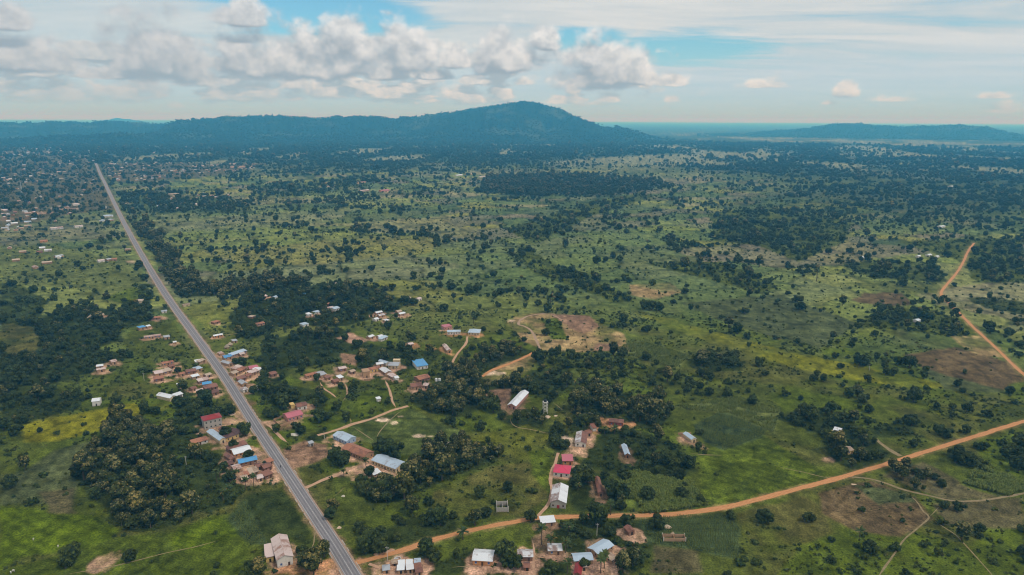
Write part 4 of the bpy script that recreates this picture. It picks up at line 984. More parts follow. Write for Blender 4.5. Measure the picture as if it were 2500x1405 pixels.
    (798, 930, 808, 927, 4, 2.4, 'shed', .6, 'rust', 'tan', 'rust kitchen hut beside the square pale grey roof', 's1.1'),
    (858, 915, 868, 912, 5, 2.4, 'gx', .8, 'tan', 'brown', 'tan hut between the bare slope and the tan two-storey house', 's1.1'),
    (1432, 1066, 1444, 1065, 5, 2.5, 'gx', .8, 'rust', 'tan', 'rust hut beyond the white and rust house', 's1.1'),
    (1420, 1395, 1431, 1394, 4, 2.3, 'shed', .5, 'rosy', 'tan', 'small rosy shelter in the lower village yard', 's1.2'),
    (1280, 1395, 1292, 1395, 4, 2.3, 'gx', .6, 'rust', 'brown', 'rust hut at the bottom edge by the footpath', 's1.2'),
    # school
    (814, 1073, 847, 1088, 8, 3.2, 'gx', 1.4, 'pblue', 'pbluew', 'school block with a pale blue roof and blue walls', 's1.1', None, 'school_building', 'school'),
    (836, 1105, 888, 1127, 9, 3.2, 'gx', 1.6, 'orust', 'tan', 'school block with a rusty orange roof in the middle of the row', 's1.2', None, 'school_building', 'school'),
    (908, 1135, 966, 1157, 10, 3.4, 'gx', 1.5, 'pblue', 'cream', 'school block with a curved silver blue roof and cream walls', 's1.1', None, 'school_building', 'school'),
    (913, 1168, 930, 1162, 5, 2.3, 'shed', .6, 'white', 'tan', 'low white shelter below the silver blue school roof', 's1.2'),
    (757, 1092, 766, 1089, 2.5, 2.5, 'shed', .4, 'grey', 'block', 'tiny grey latrine on the bare brown plot', '', None, 'latrine', 'latrine'),
    (922, 982, 930, 980, 3, 2.4, 'shed', .4, 'white', 'white', 'tiny white box hut in the green plot', '', None, 'latrine', 'latrine'),
    (1240, 998, 1259, 1001, 30, 3.2, 'gy', 1.5, 'white', 'pinkw', 'long white roofed hall end-on among the teak trees', 'e1.1', None, 'hall', 'building'),
    (1351, 1163, 1389, 1167, 10, 3.0, 'hip', 1.9, 'crim', 'white', 'white walled house with a crimson hip roof by the track', 's.9'),
    (1374, 1136, 1398, 1136, 7, 3.0, 'shed', .9, 'pink', 'orange', 'small house with a sloping pink roof above the crimson roof', 's.9'),
    (1344, 1240, 1381, 1243, 19, 4.0, 'gy', 1.7, 'patch', 'block', 'church with a big patched white roof and red door', '', M_REDDOOR, 'church', 'church', None, .45, None, 'white'),
    (1404, 1091, 1430, 1093, 17, 3.0, 'gy', 1.3, 'patch', 'white', 'long house with a white and rust roof on bare ground', 's1.4', None, 'house', 'house', None, .45, None, 'rust'),
    (1487, 1039, 1521, 1042, 6, 3.0, 'gx', 1.1, 'rust', 'redb', 'red brown bar of rooms with a rust roof in a clearing', 'o1.5'),
    (1448, 1054, 1456, 1053, 6, 2.6, 'shed', .6, 'rust', 'white', 'little hut opposite the red brown rooms', 'o1'),
    (1526, 1119, 1537, 1119, 14, 2.8, 'gy', .9, 'pblue', 'brown', 'narrow pale blue shed end-on in thick trees', 'e1'),
    (1688, 1082, 1699, 1080, 10, 2.8, 'gy', .9, 'pblue', 'cream', 'pale blue roof beside a walled brown court', 'e1.2'),
    (1461, 1213, 1472, 1213, 18, 2.8, 'gy', .8, 'rust', 'brown', 'narrow rusty roof end-on under large trees', 'e1.1'),
    (1322, 1287, 1355, 1284, 5, 2.4, 'shed', .7, 'white', 'tan', 'low white shed just below the orange road', 'e1.1'),
    (1213, 1251, 1241, 1250, 7, 2.8, 'open', 0, None, 'block', 'roofless grey block building shell in the scrub', '', None, 'unfinished_building', 'building'),
    (1154, 1380, 1201, 1383, 9, 3.0, 'gx', 1.3, 'white', 'orange', 'long white roofed house with orange walls by the swept yard', 's1.2'),
    (1265, 1371, 1300, 1371, 6, 2.8, 'gx', 1.0, 'patch', 'brown', 'rust striped white roof beside the footpath', 's1.2'),
    (1339, 1356, 1371, 1356, 6, 2.8, 'gx', 1.0, 'patch', 'tan', 'stained white roof above the grass circle', 's1.1'),
    (1402, 1381, 1447, 1378, 6, 2.7, 'gx', .9, 'pblue', 'tan', 'long pale blue roof on the lower village yard', 's1.4'),
    (1460, 1365, 1497, 1343, 7, 2.8, 'gx', 1.0, 'pblue', 'tan', 'slanted pale blue roof at the corner of the lower village yard', 's1.3'),
    (1402, 1411, 1417, 1413, 8, 2.6, 'gy', .8, 'red', 'brown', 'dark red roof cut by the bottom edge', 's1.2'),
    (1493, 1378, 1505, 1370, 4, 2.2, 'shed', .5, 'tan', 'tan', 'small tan kitchen hut beside the slanted pale blue roof', 's1.2'),
    (1620, 1322, 1674, 1323, 4, 2.0, 'open', 0, None, 'tan', 'roofless tan row of four rooms in the green field', '', None, 'unfinished_building', 'building'),
    (1535, 1309, 1549, 1306, 5, 2.5, 'gy', .8, 'rust', 'brown', 'small rust hut under the trees by the green field', 's1.2'),
    (678, 1388, 716, 1378, 20, 4.8, 'gy', 1.7, 'rosy', 'white', 'large pale church hall with a dark porch at the bottom', 's1.1', None, 'church', 'church'),
    (650, 1375, 669, 1371, 10, 3.2, 'shed', .9, 'rosy', 'yellow', 'low side wing of the large pale church hall', ''),
    # near huddle of little sheds
    (974, 1389, 987, 1388, 2.6, 2.3, 'shed', .5, 'white', 'tan', 'first white stall roof of the upper row of stalls', 's1.6', None, 'stall', 'stall'),
    (993, 1388, 1006, 1387, 2.6, 2.3, 'shed', .5, 'white', 'tan', 'middle white stall roof of the upper row of stalls', 's1.6', None, 'stall', 'stall'),
    (1013, 1385, 1026, 1384, 2.6, 2.3, 'shed', .5, 'pblue', 'tan', 'last bluish stall roof of the upper row of stalls', 's1.6', None, 'stall', 'stall'),
    (971, 1402, 986, 1401, 2.8, 2.3, 'shed', .5, 'white', 'tan', 'white stall roof in the lower row nearest the junction', 's1.6', None, 'stall', 'stall'),
    (994, 1401, 1009, 1399, 2.8, 2.3, 'shed', .5, 'patch', 'tan', 'mottled stall roof in the middle of the lower row', 's1.6', None, 'stall', 'stall'),
    (1014, 1397, 1027, 1395, 2.6, 2.3, 'shed', .5, 'rust', 'tan', 'rusty stall roof below the last bluish stall', 's1.6', None, 'stall', 'stall'),
    (1016, 1408, 1031, 1406, 2.6, 2.3, 'shed', .5, 'rust', 'tan', 'rusty stall roof cut by the bottom edge', 's1.6', None, 'stall', 'stall'),
    (936, 1402, 951, 1400, 4, 2.2, 'hip', .9, 'grey', 'tan', 'grey hut beside the path junction', 's1.3', None, 'stall', 'stall'),
    (958, 1383, 968, 1382, 3, 1.8, 'gx', .6, 'tan', 'brown', 'small brown oven shelter beside the round well', 's1.2', None, 'stall', 'stall'),
    # west of the road, farther
    (226, 993, 244, 991, 7, 4.2, 'gx', 1.2, 'white', 'white', 'bright white house alone on the edge of the yellow field', ''),
    (327, 742, 346, 741, 10, 2.8, 'hip', 1.4, 'tan', 'cream', 'tan hip roofed house in the trees west of the road', ''),
    (341, 807, 356, 804, 7, 2.8, 'hip', 1.0, 'blue', 'tan', 'little sky blue roof west of the road', 's1'),
    (360, 803, 368, 801, 5, 2.5, 'gx', .7, 'white', 'tan', 'white hut next to the little sky blue roof', 's1'),
    (353, 830, 393, 825, 5, 2.6, 'gx', .8, 'rosy', 'tan', 'long narrow rosy white roof west of the road', 's1'),
    (402, 830, 415, 828, 7, 2.6, 'hip', 1.0, 'grey', 'tan', 'pale grey hip roof at the end of the long rosy roof', ''),
    (396, 766, 408, 764, 4, 2.4, 'gx', .7, 'pblue', 'white', 'small pale blue roof by the verge west of the road', ''),
    (372, 782, 392, 780, 6, 2.3, 'gx', .7, 'orust', 'brown', 'ruined rusty compound in the hedge west of the road', 's1.2'),
    (240, 776, 255, 773, 6, 2.4, 'gx', 1.0, 'thatch', 'tan', 'thatched house beside the cone roofed hut', 's1'),
    (237, 902, 252, 900, 5, 2.6, 'gx', .8, 'white', 'tan', 'white roof at the back of the forest compound', 's1.1'),
    (238, 911, 258, 907, 4, 2.6, 'gx', .8, 'rosy', 'tan', 'long rosy roof at the front of the forest compound', 's1.1'),
    (274, 892, 286, 889, 6, 2.8, 'gx', 1.2, 'rosy', 'tan', 'tan gabled house uphill in the forest compound', 's1.1'),
    (380, 921, 399, 917, 9, 2.8, 'gx', 1.0, 'rosy', 'tan', 'pale square roof in the red earth compound', 's1.3'),
    (401, 916, 420, 911, 6, 2.6, 'shed', .8, 'tan', 'tan', 'tan roof beside the pale square roof', 's1.2'),
    (377, 934, 400, 930, 5, 2.5, 'shed', .7, 'orust', 'brown', 'long rust roof below the pale square roof', 's1.2'),
    (398, 895, 424, 890, 5, 2.5, 'gx', .8, 'orust', 'tan', 'rusty row above the pale square roof', 's1.3'),
    (424, 842, 431, 841, 4, 2.4, 'gx', .6, 'white', 'tan', 'tiny white roof in the trees near the road', 's1'),
    (478, 890, 489, 888, 4, 2.4, 'shed', .5, 'white', 'white', 'tiny white shelter on the grass verge', ''),
    (471, 928, 487, 924, 4, 2.5, 'shed', .6, 'white', 'tan', 'narrow white roof below the big rusty compound', ''),
    (480, 909, 495, 905, 7, 2.6, 'hip', .9, 'pblue', 'tan', 'pale blue roof at the corner of the big rusty compound', ''),
    (456, 916, 479, 912, 7, 2.6, 'gx', .9, 'rust', 'brown', 'dark rust roofs of the big rusty compound', 's1.3'),
    (488, 890, 502, 884, 4, 2.3, 'shed', .5, 'tan', 'tan', 'low tan shelter touching the road edge', 's1'),
    # farther west, along the road
    (252, 532, 275, 531, 14, 4.0, 'hip', 1.6, 'pblue', 'white', 'big pale blue roof near the road before the town', ''),
    (242, 542, 253, 542, 9, 3.0, 'hip', 1.5, 'pblue', 'white', 'smaller pale blue roof below the big one before the town', ''),
    (267, 541, 279, 539, 9, 3.0, 'hip', 1.5, 'grey', 'tan', 'white hip roof at the verge before the town', ''),
    (241, 642, 256, 640, 8, 3.0, 'gx', 1.2, 'rosy', 'white', 'first white roof of the row above the green field', ''),
    (263, 639, 273, 637, 7, 3.0, 'gx', 1.1, 'grey', 'tan', 'second white roof of the row above the green field', ''),
    (274, 638, 286, 637, 7, 3.0, 'gx', 1.1, 'orust', 'tan', 'rusty roof ending the row above the green field', ''),
    (139, 631, 156, 628, 8, 3.0, 'gx', 1.2, 'grey', 'tan', 'white roof in the bushes out in the western fields', ''),
    (125, 562, 155, 559, 9, 3.2, 'gx', 1.3, 'rosy', 'white', 'long white roof out in the western fields', ''),
    (184, 557, 203, 555, 8, 3.0, 'gx', 1.2, 'rosy', 'white', 'white roof in the open western meadow', ''),
    (98, 593, 115, 592, 8, 3.0, 'gx', 1.2, 'orust', 'orange', 'orange roofed house in the western trees', ''),
    (179, 503, 195, 502, 14, 4.0, 'hip', 2.2, 'rosy', 'white', 'broad white hip roof near the bare market ground', ''),
    (479, 502, 494, 501, 12, 3.6, 'gx', 1.6, 'rosy', 'white', 'white hall at the edge of the eastern compound', ''),
    (412, 477, 438, 476, 9, 3.2, 'gx', 1.4, 'tan', 'cream', 'long cream building in the eastern compound', ''),
    (306, 614, 320, 613, 7, 3.0, 'gx', 1.1, 'tan', 'tan', 'tan roof near the verge above the bare pad', ''),
    # lone buildings in the far fields
    (881, 469, 902, 467, 11, 3.6, 'gx', 1.6, 'rosy', 'tan', 'long pale farm building alone in the wide fields', 's1'),
    (931, 469, 951, 467, 12, 4.2, 'gx', 1.4, 'pink', 'pinkw', 'pink walled farm building in the wide fields', 's1'),
    (799, 449, 815, 447, 11, 3.4, 'gx', 1.4, 'tan', 'yellow', 'cream building on the bare edge of the far wood', 's1.3'),
    (875, 448, 893, 447, 11, 3.4, 'gx', 1.4, 'orust', 'yellow', 'yellow walled building in the far wood', 's1.2'),
    (1115, 431, 1130, 429, 14, 3.6, 'gx', 1.6, 'white', 'white', 'white shed out on the far plain', ''),
    (1139, 428, 1158, 426, 12, 3.4, 'gx', 1.5, 'tan', 'yellow', 'long yellowish building on the far plain', ''),
    (1172, 434, 1187, 433, 12, 3.4, 'gx', 1.5, 'rosy', 'white', 'low pale building ending the row on the far plain', ''),
    (2107, 633, 2113, 631, 5, 2.8, 'gx', 1.0, 'white', 'white', 'tiny white hut on a bare brown field', 'e1'),
    (2267, 627, 2275, 626, 6, 2.8, 'gx', 1.0, 'white', 'white', 'white roof in the middle of three in the far scrub', ''),
    (2242, 630, 2248, 629, 5, 2.8, 'gx', 1.0, 'white', 'white', 'smallest of three white roofs in the far scrub', ''),
    (2287, 631, 2293, 630, 5, 2.8, 'gx', 1.0, 'white', 'white', 'white roof of three nearest the orange road', ''),
    (2296, 557, 2308, 556, 8, 3.0, 'gx', 1.2, 'white', 'white', 'white shed by a pale strip in the far scrub', ''),
    (2320, 458, 2328, 457, 9, 3.2, 'gx', 1.2, 'white', 'white', 'lone white roof far out in the eastern forest', ''),
    (2239, 789, 2247, 787, 5, 2.6, 'gx', .9, 'white', 'white', 'lone white roof in the dark scrub beside the orange road', ''),
    (2033, 1060, 2049, 1064, 6, 2.6, 'shed', .6, 'white', 'tan', 'slanting white roof in the thicket above the orange road', ''),
    (2069, 1111, 2083, 1108, 6, 2.8, 'gx', .9, 'tan', 'yellow', 'yellow walled hut swallowed by trees above the orange road', ''),
]
HUTS = [(562, 845, 2.2, 2.0, 'upper of two thatched round huts by the road'), (554, 851, 2.2, 2.0, 'lower of two thatched round huts by the road'),
        (222, 780, 3.0, 2.4, 'pale cone roofed hut in the dark scrub')]
for _t in HOUSES: plan(*_t)
for _t in HUTS:
    _x, _y = G(_t[0], _t[1]); FOOT.append((_x, _y, _t[2] + 1)); LANDMARK.append((_x, _y, _t[4]))
# bare patches that belong to no single house
for _p in ((938, 1026, 6.5, 3.0, .1, 'sand', .95), (964, 1032, 2.6, 3.6, 0, 'sand', .95), (1021, 1065, 5, 2.6, 0, 'sand', .95), (1078, 1084, 6, 4, 0, 'sand', .9), (1052, 1065, 3, 1.2, 0, 'sand', .7),
           (978, 1017, 2.4, 1.0, .4, 'sand', .7), (880, 1150, 15, 9, .3, 'soil', .9), (835, 1092, 10, 6, .3, 'soil', .7), (585, 1010, 8, 9, .5, 'soil', .8), (560, 1030, 9, 8, 0, 'soil', .7),
           (640, 1120, 7, 16, .5, 'soil', .9), (600, 1160, 16, 9, .3, 'soil', .9), (575, 1090, 14, 6, .3, 'soil', .8), (650, 1035, 10, 5, .3, 'soil', .85), (695, 1040, 9, 10, 0, 'earth', .8),
           (800, 1390, 16, 12, 0, 'orange', .9), (720, 1395, 12, 6, 0, 'orange', .85), (850, 1400, 8, 14, .6, 'soil', .9), (255, 1372, 7, 8, .5, 'soil', .85), (610, 985, 8, 6, .4, 'earth', .8),
           (1390, 1075, 7, 8, 0, 'sand', .9), (1330, 1325, 8, 12, .3, 'earth', .8), (1470, 1385, 14, 9, .2, 'soil', .85), (1215, 1392, 16, 6, .1, 'soil', .85), (1275, 1385, 8, 6, 0, 'soil', .85),
           (1950, 1163, 4, 2, 0, 'soil', .0), (2025, 1124, 5, 4, .3, 'soil', .7), (1675, 1075, 7, 9, 0, 'soil', .85), (1210, 912, 9, 4, .2, 'sand', .8), (1245, 785, 6, 4, 0, 'sand', .7),
           (326, 640, 14, 7, 0, 'pad', .9), (163, 510, 30, 22, 0, 'pad', .75), (320, 497, 45, 10, 0, 'pad', .6), (400, 480, 30, 14, 0, 'soil', .7), (430, 497, 14, 16, .8, 'soil', .7),
           (800, 455, 40, 20, 0, 'soil', .7), (590, 408, 60, 40, 0, 'soil', .7), (95, 520, 40, 20, 0, 'soil', .6), (30, 535, 40, 20, 0, 'earth', .7), (1180, 965, 6, 5, .4, 'soil', .6), (1165, 958, 8, 3, 0, 'soil', .6)):
    _x, _y = G(_p[0], _p[1]); YARDS.append((_x, _y) + tuple(_p[2:]))
def build_houses():
    for t in HOUSES: house(*t)
    for t in HUTS: round_hut(*t)
# ------------------------------------------------------------------ vegetation
def leaf_mat(name):
    def f(B, bs):
        rnd = B.n('ShaderNodeObjectInfo').outputs['Random']
        c = attr(B, 'albedo')
        c = B.mix(B.ss(rnd, 0.0, 1.0, 0.0, .75), c, B.vm('MULTIPLY', c, (1.45, 1.22, .95)))
        c = B.mix(B.ss(B.m('FRACT', B.m('MULTIPLY', rnd, 7.31)), .5, 1.0, 0, .7), c, B.vm('MULTIPLY', c, (.62, .70, .80)))
        B.t.links.new(c, bs.inputs['Base Color'])
    return material(name, rough=.75, spec=.12, build=f)
M_LEAF = leaf_mat('foliage')
M_BARK = material('bark', (.105, .080, .060), .9, .1)

def leaf_quads(ctr, nrm, size, rng):
    n = len(ctr); r = rng.normal(size=(n, 3)); a = np.cross(nrm, r); a /= np.linalg.norm(a, axis=1, keepdims=True) + 1e-9
    b = np.cross(nrm, a); s = size[:, None]
    V = np.stack([ctr - a * s, ctr - b * s * .7, ctr + a * s, ctr + b * s * .7], 1)
    V[:, 2] += nrm * s * .25; return V.reshape(-1, 3)
_ico = None
def ico():
    global _ico
    if _ico is None:
        import bmesh
        bm = bmesh.new(); bmesh.ops.create_icosphere(bm, subdivisions=1, radius=1)
        bm.verts.ensure_lookup_table(); _ico = (np.array([v.co[:] for v in bm.verts]), np.array([[v.index for v in f.verts] for f in bm.faces])); bm.free()
    return _ico
def crown_mesh(name, seed, R, zc, lobes, leaves, size, c0, c1, flower=None, ff=0.0, flat=1.0, up=.25):
    """leaf clumps over lobes spread through the crown, with a dark solid blob added in each lobe to block light"""
    rng = np.random.default_rng(seed); R = np.array(R)
    d = rng.normal(size=(lobes, 3)); d[:, 2] = d[:, 2] * flat + .12; d /= np.linalg.norm(d, axis=1, keepdims=True)
    rad = rng.uniform(.30, .80, (lobes, 1)) ** .7
    lc = d * rad * R * .78; lr = rng.uniform(.28, .46, lobes) * R.min() * (1.15 - .35 * rad[:, 0])
    lc[0] = 0; lr[0] = R.min() * .55
    idx = rng.integers(0, lobes, leaves)
    n = rng.normal(size=(leaves, 3)); n[:, 2] += up; n /= np.linalg.norm(n, axis=1, keepdims=True)
    p = lc[idx] + n * (lr[idx] * rng.uniform(.75, 1.12, leaves))[:, None]
    p[:, 2] = np.maximum(p[:, 2], -R[2] * .72 + rng.uniform(0, .4, leaves))
    jn = n + rng.normal(size=(leaves, 3)) * .45 + np.array([0, 0, .25]); jn /= np.linalg.norm(jn, axis=1, keepdims=True)
    V = leaf_quads(p, jn, size * rng.uniform(.7, 1.35, leaves), rng)
    t = rng.uniform(0, 1, leaves)[:, None] ** 1.3; lt = rng.uniform(.75, 1.25, lobes)[idx][:, None]
    col = (np.array(c0) * (1 - t) + np.array(c1) * t) * lt
    if flower is not None:
        m = (n[:, 2] > .35) & (rng.uniform(size=leaves) < ff) & (p[:, 2] > -.1 * R[2]); col[m] = np.array(flower) * rng.uniform(.6, 1.15, (m.sum(), 1))
    col = np.repeat(col, 4, 0); F = np.arange(leaves * 4).reshape(-1, 4)
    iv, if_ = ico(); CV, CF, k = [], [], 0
    for i in range(lobes):  # dark foliage-coloured cores, added so light does not pass through the crown
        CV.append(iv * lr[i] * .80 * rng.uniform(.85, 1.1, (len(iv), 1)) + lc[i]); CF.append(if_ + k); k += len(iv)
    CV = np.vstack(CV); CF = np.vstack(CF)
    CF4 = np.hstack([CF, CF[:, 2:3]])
    me = bpy.data.meshes.new(name)
    Vall = np.vstack([V, CV]); Vall[:, 2] += zc
    faces = [tuple(q) for q in F] + [tuple(q) for q in (CF + len(V))]
    me.from_pydata(Vall.tolist(), [], faces)
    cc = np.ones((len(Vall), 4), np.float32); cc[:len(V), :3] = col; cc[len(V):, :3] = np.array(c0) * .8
    a = me.color_attributes.new('albedo', 'FLOAT_COLOR', 'POINT'); a.data.foreach_set('color', cc.ravel()); me.update()
    me.materials.append(M_LEAF); return me
def tube(path, radii, n=6):
    V, F = [], []
    for i, (p, r) in enumerate(zip(path, radii)):
        for k in range(n): V.append((p[0] + r * math.cos(2 * math.pi * k / n), p[1] + r * math.sin(2 * math.pi * k / n), p[2]))
        if i:
            b = (i - 1) * n
            for k in range(n): F.append((b + k, b + (k + 1) % n, b + n + (k + 1) % n, b + n + k))
    F.append(tuple(range(len(V) - n, len(V)))); return V, F
def trunk_mesh(name, seed, h, r, spread):
    rng = random.Random(seed); V, F = tube([(0, 0, -.3), (rng.uniform(-.1, .1), 0, h * .35), (rng.uniform(-.25, .25), rng.uniform(-.2, .2), h * .7), (0, 0, h * 1.15)], [r * 1.3, r, r * .8, r * .45])
    for k in range(4):
        a = k * 1.6 + rng.random(); e = spread * rng.uniform(.6, 1)
        v, f = tube([(0, 0, h * .55), (e * .5 * math.cos(a), e * .5 * math.sin(a), h * .85), (e * math.cos(a), e * math.sin(a), h * 1.3)], [r * .55, r * .4, r * .2], 5)
        b = len(V); V += v; F += [tuple(i + b for i in q) for q in f]
    return py_mesh(name, V, F, M_BARK)
def palm_crown(name, seed, n=20, L=3.6, h=8.0):
    rng = random.Random(seed); V, F, Cc = [], [], []
    for k in range(n):
        a = k * 2.399 + rng.uniform(-.2, .2); el = rng.uniform(-.15, 1.15); l = L * rng.uniform(.8, 1.1); g = rng.uniform(.75, 1.2)
        col = (.048 * g, .072 * g, .020 * g) if rng.random() > .12 else (.16, .12, .05)
        px_, pz_ = 0.0, h; b = len(V)
        for i in range(6):
            t = i / 5; w = .55 * (math.sin(math.pi * min(1, t * .85 + .12))) + .03; an = el - 1.9 * t * t * .8
            for s in (-1, 0, 1):
                V.append((px_ * math.cos(a) - s * w * math.sin(a), px_ * math.sin(a) + s * w * math.cos(a), pz_ - abs(s) * w * .55)); Cc.append(col)
            px_ += math.cos(an) * l / 5; pz_ += math.sin(an) * l / 5
        for i in range(5):
            for s in (0, 1): F.append((b + i * 3 + s, b + i * 3 + s + 1, b + i * 3 + s + 4, b + i * 3 + s + 3))
    return mesh_np(name, np.array(V), np.array(F), [M_LEAF], np.array(Cc))
def join_mesh(name, *ms):
    V, F, Cc, mats, mi = [], [], [], [], []
    for m in ms:
        b = len(V); V += [v.co[:] for v in m.vertices]
        at = m.color_attributes.get('albedo')
        Cc += [d.color[:] for d in at.data] if at else [(.1, .08, .06, 1)] * len(m.vertices)
        mats.append(m.materials[0])
        for p in m.polygons: F.append(tuple(i + b for i in p.vertices)); mi.append(len(mats) - 1)
    me = bpy.data.meshes.new(name); me.from_pydata(V, [], F)
    a = me.color_attributes.new('albedo', 'FLOAT_COLOR', 'POINT'); a.data.foreach_set('color', np.array(Cc, np.float32).ravel())
    for m in mats: me.materials.append(m)
    me.polygons.foreach_set('material_index', mi); me.update(); return me

DG0, DG1 = (.018, .029, .008), (.056, .076, .017)
MODELS = {}
def build_models():
    T = []
    for s in range(7):
        w = [1, 1.15, .9, 1.25, 1.0, .8, 1.05][s]; hh = [1, .9, 1.15, .8, 1.05, 1.25, .95][s]
        g = [1, .9, 1.1, .95, 1.05, 1.15, .85][s]
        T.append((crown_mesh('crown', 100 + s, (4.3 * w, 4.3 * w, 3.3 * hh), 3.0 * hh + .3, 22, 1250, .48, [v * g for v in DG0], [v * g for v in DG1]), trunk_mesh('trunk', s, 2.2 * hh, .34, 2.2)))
    MODELS['tree'] = T
    K = []
    for s in range(5):
        ff = [.42, .26, .10, .55, .18][s]
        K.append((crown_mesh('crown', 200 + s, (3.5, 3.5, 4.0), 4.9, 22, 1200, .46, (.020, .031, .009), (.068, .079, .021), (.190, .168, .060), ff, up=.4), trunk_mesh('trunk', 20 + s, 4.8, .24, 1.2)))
    MODELS['teak'] = K
    MODELS['palm'] = [(palm_crown('crown', 300 + s, h=[6.5, 8.0, 5.0][s], L=[3.4, 3.2, 3.8][s]), trunk_mesh_palm('trunk', s, [6.5, 8.0, 5.0][s])) for s in range(3)]
    MODELS['bush'] = [(crown_mesh('foliage', 400 + s, (1.9, 1.9, 1.3), .95, 9, 260, .36, [v * 1.5 for v in DG0], (.062, .084, .014), flat=.6), trunk_mesh('stem', 40 + s, .7, .10, .7)) for s in range(4)]
def trunk_mesh_palm(name, s, h):
    V, F = tube([(0, 0, -.3), (.1, 0, h * .4), (.05, .1, h * .8), (0, 0, h + .1)], [.30, .22, .20, .22], 7); return py_mesh(name, V, F, M_BARK)

